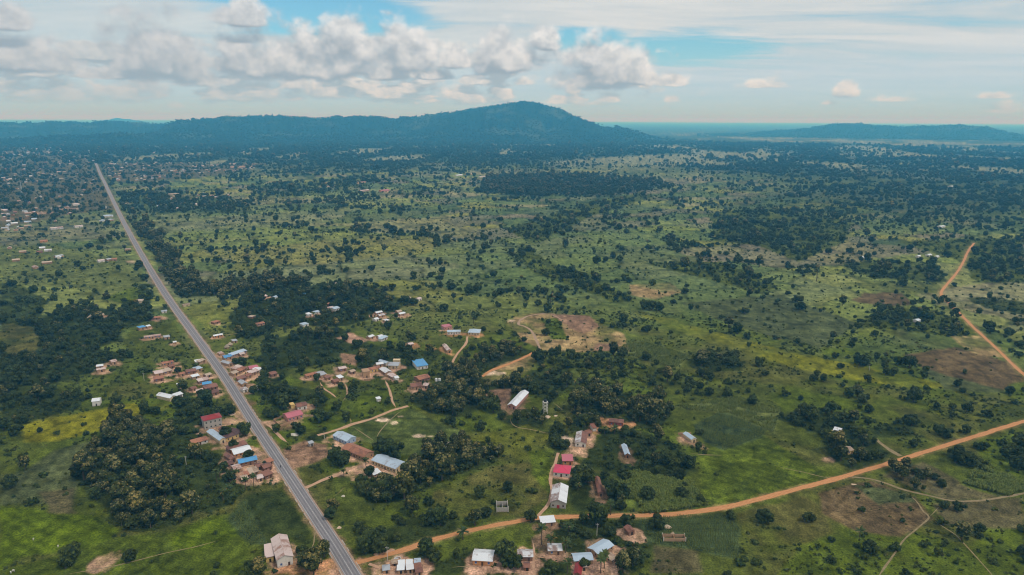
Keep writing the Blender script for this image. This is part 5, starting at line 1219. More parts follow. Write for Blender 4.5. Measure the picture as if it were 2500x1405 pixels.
# single trees that stand out: photo foot point, crown radius (m), kind
SINGLE = [
    (2108, 985, 6.5, 'tree'), (2121, 1008, 4.5, 'tree'), (2015, 1010, 4, 'tree'), (2228, 1092, 4, 'tree'), (2287, 997, 3.2, 'tree'), (2360, 1006, 5, 'tree'), (2410, 1018, 5, 'tree'), (2325, 1018, 3.6, 'tree'),
    (2358, 1060, 4.5, 'tree'), (2310, 1068, 6, 'tree'), (2290, 1060, 5, 'tree'), (2335, 1130, 8.5, 'tree'), (2368, 1138, 8, 'tree'), (2392, 1142, 5, 'tree'), (2470, 1125, 8.5, 'tree'), (2494, 1095, 8, 'tree'), (2486, 1150, 7, 'tree'),
    (2382, 1096, 3.5, 'tree'), (2445, 1088, 4, 'tree'), (2190, 1160, 4, 'teak'), (2205, 1172, 4, 'teak'), (2178, 1148, 4, 'teak'), (2236, 1158, 3.6, 'tree'), (2247, 1178, 4, 'teak'), (2262, 1170, 3.5, 'teak'), (2282, 1170, 3.4, 'tree'),
    (2300, 1190, 3.5, 'tree'), (2232, 1196, 3.6, 'teak'), (2210, 1148, 4, 'teak'), (2340, 1246, 4.4, 'tree'), (2305, 1244, 3.8, 'tree'), (2117, 1190, 2.6, 'bush'), (2203, 1216, 2.2, 'bush'), (2103, 1248, 2.8, 'bush'), (2225, 1248, 1.6, 'bush'),
    (2203, 1275, 2.2, 'bush'), (1975, 1275, 4.2, 'tree'), (2347, 1318, 5, 'teak'), (2300, 1280, 4, 'bush'), (2492, 1300, 3.2, 'tree'), (2098, 1312, 3, 'palm'), (2182, 1342, 4, 'bush'), (1866, 1275, 6, 'tree'), (1836, 990, 5.6, 'tree'),
    (1918, 968, 4.4, 'tree'), (1954, 978, 2.8, 'tree'), (2098, 893, 7.5, 'tree'), (2112, 893, 6.5, 'tree'), (2162, 916, 4.8, 'tree'), (2182, 918, 4.6, 'tree'), (2052, 900, 4, 'tree'), (2117, 930, 4, 'tree'), (2337, 944, 4.4, 'tree'), (2355, 914, 3, 'tree'),
    (2225, 914, 3, 'tree'), (2010, 932, 4.2, 'tree'), (1992, 920, 4, 'tree'), (1868, 918, 4.2, 'tree'), (1828, 848, 3.2, 'tree'), (1580, 1222, 5.6, 'tree'), (1666, 1216, 5.2, 'tree'), (1708, 1228, 3.8, 'tree'), (1672, 1192, 2.6, 'tree'),
    (1524, 1172, 5.8, 'tree'), (1603, 1292, 6.2, 'tree'), (1532, 1280, 5, 'tree'), (1462, 1285, 7.5, 'tree'), (1450, 1270, 6, 'tree'), (1508, 1218, 8, 'tree'), (1490, 1206, 7, 'tree'), (1430, 1178, 8, 'tree'), (1415, 1185, 6, 'tree'), (1296, 1272, 4.8, 'tree'),
    (1250, 1385, 6.4, 'tree'), (1232, 1368, 7, 'tree'), (1322, 1330, 4, 'palm'), (1160, 1284, 4.4, 'teak'), (1130, 1318, 3.6, 'palm'), (1240, 1200, 4.6, 'tree'), (1292, 1200, 3, 'bush'), (1306, 1204, 3, 'bush'), (1168, 1215, 5, 'tree'), (1185, 1262, 4.5, 'tree'),
    (938, 1106, 8.2, 'tree'), (962, 1118, 8.6, 'tree'), (948, 1116, 8, 'tree'), (820, 1124, 6.6, 'tree'), (842, 1132, 5.4, 'tree'), (812, 1108, 3, 'palm'), (894, 1146, 3.2, 'palm'), (901, 1162, 4.4, 'tree'), (885, 1206, 6, 'tree'), (938, 1204, 5.4, 'tree'),
    (972, 1196, 5, 'tree'), (840, 1166, 2.6, 'palm'), (552, 1068, 5.8, 'tree'), (590, 1056, 4.8, 'tree'), (600, 1064, 5.4, 'tree'), (571, 1096, 4.4, 'tree'), (606, 1122, 4.6, 'tree'), (649, 1134, 2.4, 'tree'), (622, 1072, 2.4, 'bush'), (438, 996, 6, 'tree'),
    (490, 966, 3.6, 'tree'), (352, 1008, 6, 'tree'), (370, 1010, 4, 'tree'), (619, 962, 4.8, 'tree'), (645, 955, 7, 'tree'), (660, 962, 6, 'tree'), (576, 888, 4.6, 'tree'), (594, 896, 5.4, 'tree'), (646, 928, 5.6, 'tree'), (774, 930, 4, 'tree'), (675, 1056, 4.4, 'tree'),
    (735, 1060, 5, 'tree'), (722, 1046, 4, 'tree'), (778, 1032, 7, 'tree'), (800, 1026, 4.6, 'tree'), (846, 1030, 5, 'tree'), (824, 1002, 5, 'tree'), (946, 988, 3.4, 'tree'), (672, 1022, 5, 'tree'), (655, 1018, 5, 'tree'), (170, 1378, 6, 'tree'), (184, 1362, 5, 'tree'),
    (160, 1388, 4.6, 'tree'), (316, 1370, 4.6, 'tree'), (25, 1192, 5.4, 'tree'), (748, 1392, 5, 'teak'), (775, 1374, 4.4, 'teak'), (792, 1362, 4.2, 'teak'), (738, 1358, 3.8, 'tree'), (1002, 1262, 3, 'bush'), (766, 1402, 5, 'teak'), (632, 1408, 4.4, 'teak'), (612, 1402, 4.2, 'tree'),
    (2332, 766, 5, 'tree'), (2322, 754, 5, 'tree'), (2338, 774, 4, 'tree'), (2312, 740, 4.6, 'tree'), (2326, 748, 4, 'tree'), (2305, 730, 4, 'tree'), (10, 1050, 7, 'tree'), (40, 1062, 6, 'tree'), (140, 1062, 3, 'bush'), (98, 1056, 2.6, 'tree'), (205, 1040, 2.6, 'bush'), (530, 1385, 2.4, 'bush'), (1005, 1260, 5, 'teak'), (1050, 1278, 6, 'tree'), (1075, 1282, 6.5, 'tree'),
    (905, 1330, 6, 'tree'), (930, 1350, 5.5, 'tree'), (880, 1300, 5, 'tree'), (1040, 1360, 6, 'tree'), (1060, 1372, 5.4, 'tree'), (810, 1265, 5, 'tree'), (815, 1255, 4, 'teak'), (1385, 1400, 3.6, 'palm'), (1466, 1400, 3.8, 'palm'), (1345, 1345, 3.8, 'palm'),
    (1380, 1350, 3.6, 'palm'), (1475, 1388, 3.6, 'palm'), (1500, 1060, 3.4, 'palm'), (1476, 1060, 3.2, 'palm'), (1490, 1258, 3.2, 'palm'), (1445, 870, 3.4, 'palm'), (1425, 1388, 4, 'tree'), (1360, 1060, 6, 'tree'), (1372, 1095, 6, 'tree'), (1545, 1385, 5, 'teak'), (1520, 1398, 5, 'teak'),
    (560, 1212, 3.4, 'palm'), (530, 1180, 3.4, 'palm'), (620, 1192, 3.2, 'palm'), (600, 1196, 3.2, 'palm'), (545, 1222, 3.4, 'palm'), (575, 1170, 3.2, 'palm'), (1570, 755, 8, 'tree'), (1590, 758, 8, 'tree'), (1608, 760, 7, 'tree'),
    (960, 572, 13, 'tree'), (945, 560, 10, 'tree'), (850, 620, 9, 'tree'), (852, 632, 10, 'tree'), (870, 624, 8, 'tree'), (1010, 682, 7, 'tree'), (1165, 715, 8, 'tree'), (1145, 720, 8, 'tree'), (1085, 760, 6.5, 'tree'), (1470, 790, 4, 'tree'), (1512, 800, 4, 'tree'),
]
CENTER = {'tree': 4.3, 'teak': 3.5, 'palm': 3.4, 'bush': 1.9}
PLACES = [   # landmarks a label can lean on: photo point, phrase
    (1365, 1215, 'the patched white church'), (1370, 1158, 'the crimson-roofed house'), (985, 1060, 'the football pitch'), (890, 1130, 'the school row'), (515, 1040, 'the two-storey block building'), (722, 1020, 'the large pink roof'),
    (605, 1130, 'the bright blue roof'), (1255, 980, 'the long white hall'), (1331, 995, 'the water tower'), (1226, 1240, 'the roofless block shell'), (1646, 1315, 'the roofless row of four rooms'), (690, 1360, 'the large pale church hall'),
    (1620, 1205, 'the tall maize field'), (1850, 1150, 'the big green pasture'), (1780, 1050, 'the bluish crop field'), (2130, 1245, 'the round brown field'), (2240, 1170, 'the fork of the orange road'), (2440, 1170, 'the maize at the picture edge'),
    (1410, 1075, 'the white and rust house'), (1500, 1035, 'the red brown rooms'), (1180, 1375, 'the white house with orange walls'), (1430, 1378, 'the lower village yard'), (1000, 1395, 'the stalls at the junction'), (330, 1150, 'the dark square grove'),
    (200, 1030, 'the yellow field'), (150, 1290, 'the bright rice-green field'), (235, 985, 'the lone bright white house'), (420, 965, 'the large white barn'), (510, 950, 'the rusty roadside compound'), (610, 910, 'the walled compound'), (560, 880, 'the blue roof with the long wing'),
    (1400, 810, 'the bare quarry ground'), (1155, 815, 'the pale blue hip roof'), (1030, 925, 'the rust red roofs'), (1110, 1130, 'the teak grove below the pitch'), (1130, 970, 'the teak grove above the pitch'), (1500, 990, 'the big teak wood'), (1590, 1110, 'the thicket round the narrow shed'),
    (2030, 1060, 'the thicket above the orange road'), (1950, 900, 'the yellow-green strip'), (2350, 900, 'the large brown field'), (1750, 890, 'the low thicket in the meadow'), (650, 1270, 'the dark crop field by the tarmac'), (1060, 1250, 'the scrub below the pitch'), (1290, 1300, 'the orange road bend'),
    (2100, 1370, 'the bright scrub at the bottom edge'), (2420, 1330, 'the lower footpath'), (850, 820, 'the bare triangular plot'), (950, 775, 'the hamlet clearing'), (700, 760, 'the upper village'), (400, 640, 'the teak belt along the road'), (300, 820, 'the roofs west of the road'), (130, 880, 'the wild scrub in the west'),
    (390, 920, 'the red earth compound'), (920, 890, 'the grey-roofed house'), (820, 940, 'the bare earth slope'), (880, 1320, 'the lower bend of the tarmac'), (1660, 850, 'the meadow strip'), (2180, 1040, 'the field corner hedge'), (960, 580, 'the middle fields'),
]
NAMES = {'tree': 'broadleaf_tree', 'teak': 'teak_tree', 'palm': 'palm_tree', 'bush': 'bush'}
CATS = {'tree': 'tree', 'teak': 'tree', 'palm': 'palm', 'bush': 'bush'}

def scatter_nodes():
    g = bpy.data.node_groups.new('scatter', 'GeometryNodeTree'); N = g.nodes
    g.interface.new_socket('Geometry', in_out='INPUT', socket_type='NodeSocketGeometry'); g.interface.new_socket('Source', in_out='INPUT', socket_type='NodeSocketCollection')
    g.interface.new_socket('Geometry', in_out='OUTPUT', socket_type='NodeSocketGeometry')
    gi, go = N.new('NodeGroupInput'), N.new('NodeGroupOutput'); ci = N.new('GeometryNodeCollectionInfo'); ip = N.new('GeometryNodeInstanceOnPoints')
    ci.inputs['Separate Children'].default_value = True; ci.inputs['Reset Children'].default_value = True; ip.inputs['Pick Instance'].default_value = True
    def na(nm, typ):
        n = N.new('GeometryNodeInputNamedAttribute'); n.data_type = typ; n.inputs['Name'].default_value = nm; return n.outputs[0]
    l = g.links.new
    l(gi.outputs[0], ip.inputs['Points']); l(gi.outputs[1], ci.inputs[0]); l(ci.outputs[0], ip.inputs['Instance'])
    l(na('pick', 'INT'), ip.inputs['Instance Index']); l(na('turn', 'FLOAT_VECTOR'), ip.inputs['Rotation']); l(na('size', 'FLOAT_VECTOR'), ip.inputs['Scale'])
    l(ip.outputs[0], go.inputs[0]); return g
SCATTER = None
def scatter(name, pts, size, pick, meshes, rng, **props):
    """one 'stuff' object: instances of the given meshes on points"""
    global SCATTER
    if SCATTER is None: SCATTER = scatter_nodes()
    c = bpy.data.collections.new('source_' + name)
    for i, m in enumerate(meshes): c.objects.link(bpy.data.objects.new('source_%s_%02d' % (name, i), m))
    me = bpy.data.meshes.new(name); n = len(pts); me.vertices.add(n); me.vertices.foreach_set('co', np.asarray(pts, np.float32).ravel())
    a = me.attributes.new('pick', 'INT', 'POINT'); a.data.foreach_set('value', np.asarray(pick, np.int32))
    t = np.zeros((n, 3), np.float32); t[:, 2] = rng.uniform(0, 6.28, n); t[:, :2] = rng.normal(0, .06, (n, 2))
    a = me.attributes.new('turn', 'FLOAT_VECTOR', 'POINT'); a.data.foreach_set('vector', t.ravel())
    a = me.attributes.new('size', 'FLOAT_VECTOR', 'POINT'); a.data.foreach_set('vector', np.asarray(size, np.float32).ravel())
    o = obj(name, me, kind='stuff', **props); md = o.modifiers.new('scatter', 'NODES'); md.node_group = SCATTER
    for it in SCATTER.interface.items_tree:
        if it.in_out == 'INPUT' and it.socket_type == 'NodeSocketCollection': md[it.identifier] = c
    return o

def wedge(n, r0, r1, rng, half=45.0):
    a = np.radians(rng.uniform(-half, half, n)); r = np.sqrt(rng.uniform(r0 * r0, r1 * r1, n)); return r * np.sin(a), r * np.cos(a)
def thin(x, y, rad, keep=None):
    """drop points closer than their radii to one already taken"""
    cell = 7.0; grid = {}; out = np.zeros(len(x), bool)
    for i in range(len(x)):
        cx, cy_ = int(x[i] // cell), int(y[i] // cell); ok = True
        for dx in (-1, 0, 1):
            for dy in (-1, 0, 1):
                for j in grid.get((cx + dx, cy_ + dy), ()):
                    if (x[i] - x[j]) ** 2 + (y[i] - y[j]) ** 2 < (.5 * (rad[i] + rad[j])) ** 2: ok = False; break
                if not ok: break
            if not ok: break
        if ok: grid.setdefault((cx, cy_), []).append(i); out[i] = True
    return out

def build_trees():
    rng = np.random.default_rng(21); K = ['tree', 'teak', 'palm', 'bush']
    X, Y, S, KD = [], [], [], []
    for px, py, R, kd in SINGLE:
        x, y = G(px, py); X.append(x); Y.append(y); S.append(R / CENTER[kd]); KD.append(K.index(kd))
    X, Y, S, KD = map(np.array, (X, Y, S, KD)); n_single = len(X)
    foot = np.array(FOOT)
    for (r0, r1, cap, szf) in ((300, 1000, 420, 1.0), (1000, 2000, 200, 1.08), (2000, 4000, 90, 1.3), (4000, 7500, 26, 2.1)):
        area = .5 * math.radians(90) * (r1 * r1 - r0 * r0) / 1e4; n = int(area * cap)
        x, y = wedge(n, r0, r1, rng); dens, kind, opn = land(x, y, 'cover')
        szc = 1.0 if szf < 1.3 else (.58 if szf < 2 else .24)
        m = rng.uniform(size=n) * cap < dens * szc; x, y, kind = x[m], y[m], kind[m]
        kd = np.zeros(len(x), int); u = rng.uniform(size=len(x))
        for z in np.unique(kind):
            w = ZW[z][3] if z >= 0 else {'tree': .66, 'teak': .07, 'palm': .03 if r1 < 2500 else 0, 'bush': .24}
            cum = np.cumsum([w.get(k, 0) for k in K]); i = kind == z
            kd[i] = np.minimum(np.searchsorted(cum, u[i] * cum[-1]), 3)
        sz = rng.lognormal(-.06, .40, len(x)).clip(.35, 2.1) * np.array([.86, 1.05, 1.0, 1.0])[kd] * szf
        if r1 <= 1000:
            for fx, fy, fr in foot[np.hypot(foot[:, 0], foot[:, 1]) < 1100]:
                k = np.hypot(x - fx, y - fy) > fr + 1.5 * sz
                # keep the view to the house open on the camera side
                dx, dy = fx - x, fy - y; L = np.hypot(fx, fy); al = (dx * fx + dy * fy) / L; la = np.abs(dx * fy - dy * fx) / L
                k &= ~((al > 0) & (al < fr + (12.0 if fr > 6.5 else 7.0)) & (la < fr * .95 + .5) & (rng.uniform(size=len(x)) < (.985 if fr > 6.5 else .86)))
                x, y, sz, kd = x[k], y[k], sz[k], kd[k]
        else:
            far = [(f[0], f[1], f[2]) for f in FOOT if math.hypot(f[0], f[1]) > 900] + [(t[0], t[1], 6.0) for t in TOWN_H]
            for fx, fy, fr in far:
                L = math.hypot(fx, fy)
                if L < r0 - 60 or L > r1 + 60: continue
                dx, dy = fx - x, fy - y; al = (dx * fx + dy * fy) / L; la = np.abs(dx * fy - dy * fx) / L
                k = ~((al > -fr - 5) & (al < fr + 16) & (la < fr + 2.5)); x, y, sz, kd = x[k], y[k], sz[k], kd[k]
        X = np.concatenate([X, x]); Y = np.concatenate([Y, y]); S = np.concatenate([S, sz]); KD = np.concatenate([KD, kd])
    near = np.hypot(X, Y) < 2000
    rad = np.where(KD == 3, 1.5, np.where(KD == 1, 3.4, 4.2)) * S * .76
    ok = np.ones(len(X), bool); ok[near] = thin(X[near], Y[near], rad[near]); ok[:n_single] = True
    X, Y, S, KD = X[ok], Y[ok], S[ok], KD[ok]
    single = np.arange(len(X)) < n_single
    # the largest in view become things of their own
    px, py = to_px(X, Y, 3.0); inview = (px > -5) & (px < 2505) & (py < 1412) & (py > 300)
    app = np.array([4.3, 3.6, 3.6, 1.9])[KD] * S / np.hypot(np.hypot(X, Y), CAM_H)
    indiv = np.zeros(len(X), bool)
    for k, cap in ((0, 295), (1, 260), (2, 60), (3, 140)):
        c = np.where(inview & (KD == k))[0]; c = c[np.argsort(-(app[c] + .05 * single[c]))][:cap]; indiv[c] = True
    plc = np.array([G(p[0], p[1]) for p in PLACES]); seen = {}
    for i in np.where(indiv)[0]:
        k = K[KD[i]]; var = int(rng.integers(len(MODELS[k]))); cm, tm = MODELS[k][var]; r = math.hypot(X[i], Y[i])
        d = np.hypot(plc[:, 0] - X[i], plc[:, 1] - Y[i]); j = int(np.argmin(d)); dx, dy = X[i] - plc[j, 0], Y[i] - plc[j, 1]
        rel = 'next to' if d[j] < 14 else ('behind' if dy > abs(dx) else 'in front of' if -dy > abs(dx) else 'beside')
        R = S[i] * CENTER[k]
        if k == 'tree': look = ('very large ' if R > 6.3 else 'large ' if R > 4.6 else 'middling ' if R > 3.4 else 'small ') + ['round dark tree', 'broad dark tree', 'tall leafy tree', 'wide low tree', 'round leafy tree', 'upright leafy tree', 'domed dark tree'][var]
        elif k == 'teak': look = ['flowering teak tree', 'part-flowering teak tree', 'olive-leaved teak tree', 'pale-crowned teak tree', 'dull green teak tree'][var]
        elif k == 'palm': look = ['middling palm', 'tall palm', 'short palm'][var]
        else: look = ('large ' if R > 2.2 else 'small ') + ['round bush', 'leafy bush', 'dark bush', 'ragged bush'][var]
        label = '%s %s %s' % (look, rel, PLACES[j][2]); seen.setdefault(label, []).append((r, None))
        e = bpy.data.objects.new(NAMES[k], None); COL.objects.link(e); e.empty_display_size = .5
        e.location = (X[i], Y[i], 0); e.rotation_euler = (0, 0, float(rng.uniform(0, 6.28))); q = float(rng.uniform(.9, 1.12)); e.scale = (S[i], S[i], S[i] * q)
        e['label'] = label; e['category'] = CATS[k]; e['group'] = ('%ss %s %s' % (look, rel, PLACES[j][2]))
        seen[label][-1] = (r, e)
        crown = bpy.data.objects.new('crown' if k != 'bush' else 'foliage', cm); COL.objects.link(crown); crown.parent = e
        if k != 'bush' or S[i] > .9:
            tr = bpy.data.objects.new('trunk' if k != 'bush' else 'stem', tm); COL.objects.link(tr); tr.parent = e
    ORD = ['nearest', 'second nearest', 'third nearest', 'fourth nearest', 'fifth nearest', 'sixth nearest', 'seventh nearest', 'eighth nearest', 'ninth nearest', 'tenth nearest', 'eleventh nearest', 'twelfth nearest']
    for lb, L in seen.items():
        if len(L) > 1:
            for q, (r, e) in enumerate(sorted(L, key=lambda t: t[0])):
                if q < 12: e['label'] = '%s, %s alike' % (lb, ORD[q])
    rest = ~indiv
    for k, nm, lb, ct in ((0, 'woodland_trees', 'countless broadleaf trees dotted over fields and woods', 'trees'), (1, 'teak_plantation', 'mass of plantation trees in belts and blocks', 'trees'), (2, 'scattered_palms', 'far palms scattered among the fields', 'palms'), (3, 'scrub_bushes', 'countless bushes scattered through the scrub', 'bushes')):
        i = rest & (KD == k)
        if not i.any(): continue
        src = [join_mesh('src', a, b) for a, b in MODELS[K[k]]]
        z = np.zeros(i.sum()); s = S[i]; sz = np.stack([s, s, s * rng.uniform(.85, 1.2, len(s))], -1)
        P = np.stack([X[i], Y[i], z], -1)
        if k == 0 and HILL_PTS:
            H = np.vstack(HILL_PTS); hs = rng.uniform(1.6, 3.0, len(H)); P = np.vstack([P, H]); sz = np.vstack([sz, np.stack([hs, hs, hs * .8], -1)])
        scatter(nm, P, sz, rng.integers(0, len(src), len(P)), src, rng, label=lb, category=ct)
    # small bushes dotted over the middle fields
    x, y = wedge(60000, 850, 2600, rng, 43); dens, kind, opn = land(x, y, 'cover'); m = (dens > .5) & (rng.uniform(size=len(x)) < .07 + .5 * sstep(fbm(x / 38, y / 38, 451, 3), .5, .7)); x, y = x[m], y[m]
    s = rng.lognormal(-.15, .45, len(x)); src = [m_[0] for m_ in MODELS['bush']]
    scatter('field_bushes', np.stack([x, y, np.zeros(len(x))], -1), np.stack([s, s, s * rng.uniform(.8, 1.4, len(s))], -1), rng.integers(0, len(src), len(x)), src, rng, label='tiny bushes dotted over the middle fields', category='bushes')
    # low undergrowth close to the camera
    x, y = wedge(260000, 290, 1700, rng, 43); dens, kind, opn = land(x, y, 'cover'); r = np.hypot(x, y)
    m = rng.uniform(size=len(x)) < np.clip(1 - opn, 0, 1) ** 1.5 * np.where(r < 800, .70, .40) * sstep(fbm(x / 26, y / 26, 441, 3), .30, .62); x, y = x[m], y[m]
    for fx, fy, fr in foot[np.hypot(foot[:, 0], foot[:, 1]) < 1300]:
        k = np.hypot(x - fx, y - fy) > fr + .8; x, y = x[k], y[k]
    s = rng.lognormal(-.72, .5, len(x)); src = [m_[0] for m_ in MODELS['bush']] + [crown_mesh('tuft', 450 + q, (1.7, 1.7, .8), .55, 7, 150, .34, (.040, .058, .012), c2, flat=.5) for q, c2 in enumerate(((.085, .105, .024), (.115, .115, .035)))]
    scatter('undergrowth', np.stack([x, y, -.1 * s], -1), np.stack([s, s, s * rng.uniform(.6, 1.3, len(s))], -1), rng.integers(0, len(src), len(x)), src, rng, label='low weeds and shrubs covering the rough ground', category='undergrowth')
    # standing crops
    tufts = []
    for q in range(4):
        rg = random.Random(900 + q); V, F, Cc = [], [], []
        for b in range(9):
            a = rg.uniform(0, 6.28); l = rg.uniform(.5, 1.0); w = .13; h = rg.uniform(1.2, 2.2); b0 = len(V); g = rg.uniform(.7, 1.3); c, s_ = math.cos(a), math.sin(a); ox, oy = rg.uniform(-.5, .5), rg.uniform(-.5, .5)
            for (t, z) in ((0, 0), (.35, h * .8), (.75, h), (1.0, h * .75)):
                V += [(ox + c * l * t - s_ * w, oy + s_ * l * t + c * w, z), (ox + c * l * t + s_ * w, oy + s_ * l * t - c * w, z)]; Cc += [(.105 * g, .138 * g, .030 * g)] * 2
            F += [(b0 + 2 * i, b0 + 2 * i + 1, b0 + 2 * i + 3, b0 + 2 * i + 2) for i in range(3)]
        tufts.append(mesh_np('crop_plant', np.array(V), np.array(F), [M_LEAF], np.array(Cc)))
    for nm, names, lb, sp, hh in (('maize_crop', ('maize',), 'tall maize standing in rows in the fields', 1.35, 1.25), ('pale_crop', ('paleg',), 'pale green young maize in the middle fields', 2.2, .9), ('leafy_crop', ('teal',), 'low bluish green crop in field rows', 1.6, .5)):
        PX = []
        for (P, cn, dn, kd, op), zn in zip(ZW, ZONES):
            if cn not in names: continue
            P = np.array(P); 
            if np.hypot(P[:, 0], P[:, 1]).min() > 900: continue
            a, b = P.min(0), P.max(0); gx, gy = np.meshgrid(np.arange(a[0], b[0], sp * .75), np.arange(a[1], b[1], sp)); gx = gx.ravel() + rng.normal(0, .2, gx.size); gy = gy.ravel() + rng.normal(0, .12, gy.size)
            i = poly_sd(gx, gy, [tuple(p) for p in P]) < -.5
            gap = fbm(gx / 9, gy / 9, 77, 3) > .34
            PX.append(np.stack([gx[i & gap], gy[i & gap], np.zeros((i & gap).sum())], -1))
        P = np.vstack(PX); s = rng.uniform(.75, 1.25, len(P)) * hh
        scatter(nm, P, np.stack([s, s, s], -1), rng.integers(0, 4, len(P)), tufts, rng, label=lb, category='crop')
    print('TREES', len(X), 'individuals', indiv.sum(), 'undergrowth', len(x))
# ------------------------------------------------------------------ the far town
TOWN = [   # photo outline, houses, phrase
    ([(0, 352), (120, 352), (205, 380), (226, 402), (240, 432), (150, 440), (0, 430)], 130, 'in the far town west of the road'),
    ([(0, 432), (150, 440), (240, 434), (262, 478), (280, 512), (180, 520), (0, 512)], 34, 'at the near edge of the town west of the road'),
    ([(244, 398), (420, 396), (520, 402), (470, 420), (380, 440), (290, 446), (262, 432)], 120, 'in the far town east of the road'),
    ([(520, 400), (650, 400), (620, 416), (560, 424), (480, 424)], 40, 'on the eastern fringe of the town'),
    ([(0, 512), (180, 522), (140, 548), (0, 590)], 26, 'in the outlying western quarter'),
    ([(150, 345), (500, 358), (760, 372), (700, 388), (240, 388)], 110, 'in the farthest suburb below the hills'),
    ([(0, 560), (120, 600), (200, 640), (100, 660), (0, 650)], 9, 'scattered in the western fields'),
    ([(300, 470), (560, 470), (600, 500), (430, 512), (330, 500)], 14, 'in the walled compounds east of the road'),
]
TOWN_H = []   # x, y, length, depth, turn, roof, zone
def plan_town():
    rng = np.random.default_rng(5); RK = ['white', 'rosy', 'rosy', 'tan', 'grey', 'tan', 'pblue', 'rosy', 'grey', 'rust']
    for zi, (P, n, ph) in enumerate(TOWN):
        PW = np.array(W(P)); a, b = PW.min(0), PW.max(0); x = rng.uniform(a[0], b[0], n * 14); y = rng.uniform(a[1], b[1], n * 14)
        ok = (poly_sd(x, y, [tuple(p) for p in PW]) < -6) & (line_d(x, y, ROAD_W) > 15) & (rng.uniform(size=len(x)) < sstep(fbm(x / 130, y / 130, 55, 3), .38, .62))
        x, y = x[ok], y[ok]; k = thin(x, y, np.full(len(x), 17.0)) if len(x) else []; x, y = x[k][:n], y[k][:n]
        for i in range(len(x)):
            TOWN_H.append((x[i], y[i], rng.uniform(6.5, 13), rng.uniform(5, 7.5), .55 + rng.choice([0, math.pi / 2]) + rng.normal(0, .12), RK[rng.integers(len(RK))], zi))
plan_town()
def gable_parts(rm, wm):
    h, r = .58, .30; V, F = box_np(-.5, .5, -.5, .5, -.05, h); k = len(V); V += [(-.5, 0, h + r), (.5, 0, h + r)]; F = [f for f in F if f != (4, 5, 6, 7)] + [(4, k, 7), (5, 6, k + 1)]
    w = py_mesh('wall', V, F, WM_[wm]); V = [(-.54, -.56, h - .03), (.54, -.56, h - .03), (.54, 0, h + r + .03), (-.54, 0, h + r + .03), (.54, .56, h - .03), (-.54, .56, h - .03)]
    return w, py_mesh('roof', V, [(0, 1, 2, 3), (4, 5, 3, 2)], RM_[rm])
def build_town():
    WMK = {'white': 'white', 'rosy': 'tan', 'tan': 'tan', 'grey': 'cream', 'orust': 'tan', 'pblue': 'white', 'rust': 'brown'}
    COLW = {'white': 'white', 'rosy': 'pale rosy', 'tan': 'tan', 'grey': 'grey', 'orust': 'rusty orange', 'pblue': 'pale blue', 'rust': 'dark rust'}
    pm = {k: gable_parts(k, WMK[k]) for k in WMK}
    order = sorted(TOWN_H, key=lambda t: math.hypot(t[0], t[1]) / t[2]); cnt = {}
    ind = order[:220]; rest = order[220:]
    for t in ind:
        key = (t[5], t[6]); cnt[key] = cnt.get(key, 0) + 1
        if cnt[key] > 10: rest.append(t); continue
        nth = ['nearest', 'second nearest', 'third nearest', 'fourth nearest', 'fifth nearest', 'sixth nearest', 'seventh nearest', 'eighth nearest', 'ninth nearest', 'tenth nearest'][min(cnt[key], 10) - 1]
        e = thing('town_house', '%s %s roof %s' % (nth, COLW[t[5]], TOWN[t[6]][2]), 'house', (t[0], t[1], 0), t[4], 'small houses of the far town'); e.scale = (t[2], t[3], 4.4)
        w, r = pm[t[5]]; obj('wall', w, e); obj('roof', r, e)
    if rest:
        rng = np.random.default_rng(9); keys = list(pm); src = [join_mesh('src', *pm[k]) for k in keys]
        P = np.array([(t[0], t[1], 0) for t in rest]); S = np.array([(t[2], t[3], 4.4) for t in rest])
        o = scatter('distant_town', P, S, [keys.index(t[5]) for t in rest], src, rng, label='mass of tiny pale roofs of the distant town', category='town')
        tv = np.zeros((len(rest), 3), np.float32); tv[:, 2] = [t[4] for t in rest]; o.data.attributes['turn'].data.foreach_set('vector', tv.ravel())

# ------------------------------------------------------------------ smaller things
M_POLE = material('grey_pole', (.46, .43, .40), .8, .2)
M_STEEL = material('galvanised_steel', (.45, .46, .47), .5, .4, .3)
M_TANK = material('white_plastic_tank', (.72, .73, .74), .45, .4)
M_BLACK = material('black_rubber', (.015, .015, .016), .7, .3)
M_CLOTH = [material('dark_cloth', (.03, .03, .045), .9, .1), material('red_cloth', (.28, .04, .04), .9, .1), material('white_cloth', (.62, .61, .58), .9, .1)]
M_HIDE = material('white_hide', (.66, .62, .56), .9, .1)
M_SAND = soil_mat('pale_sand', (.62, .47, .35), (.52, .38, .27))
M_ROCK = soil_mat('pale_rock', (.62, .58, .50), (.48, .43, .36))

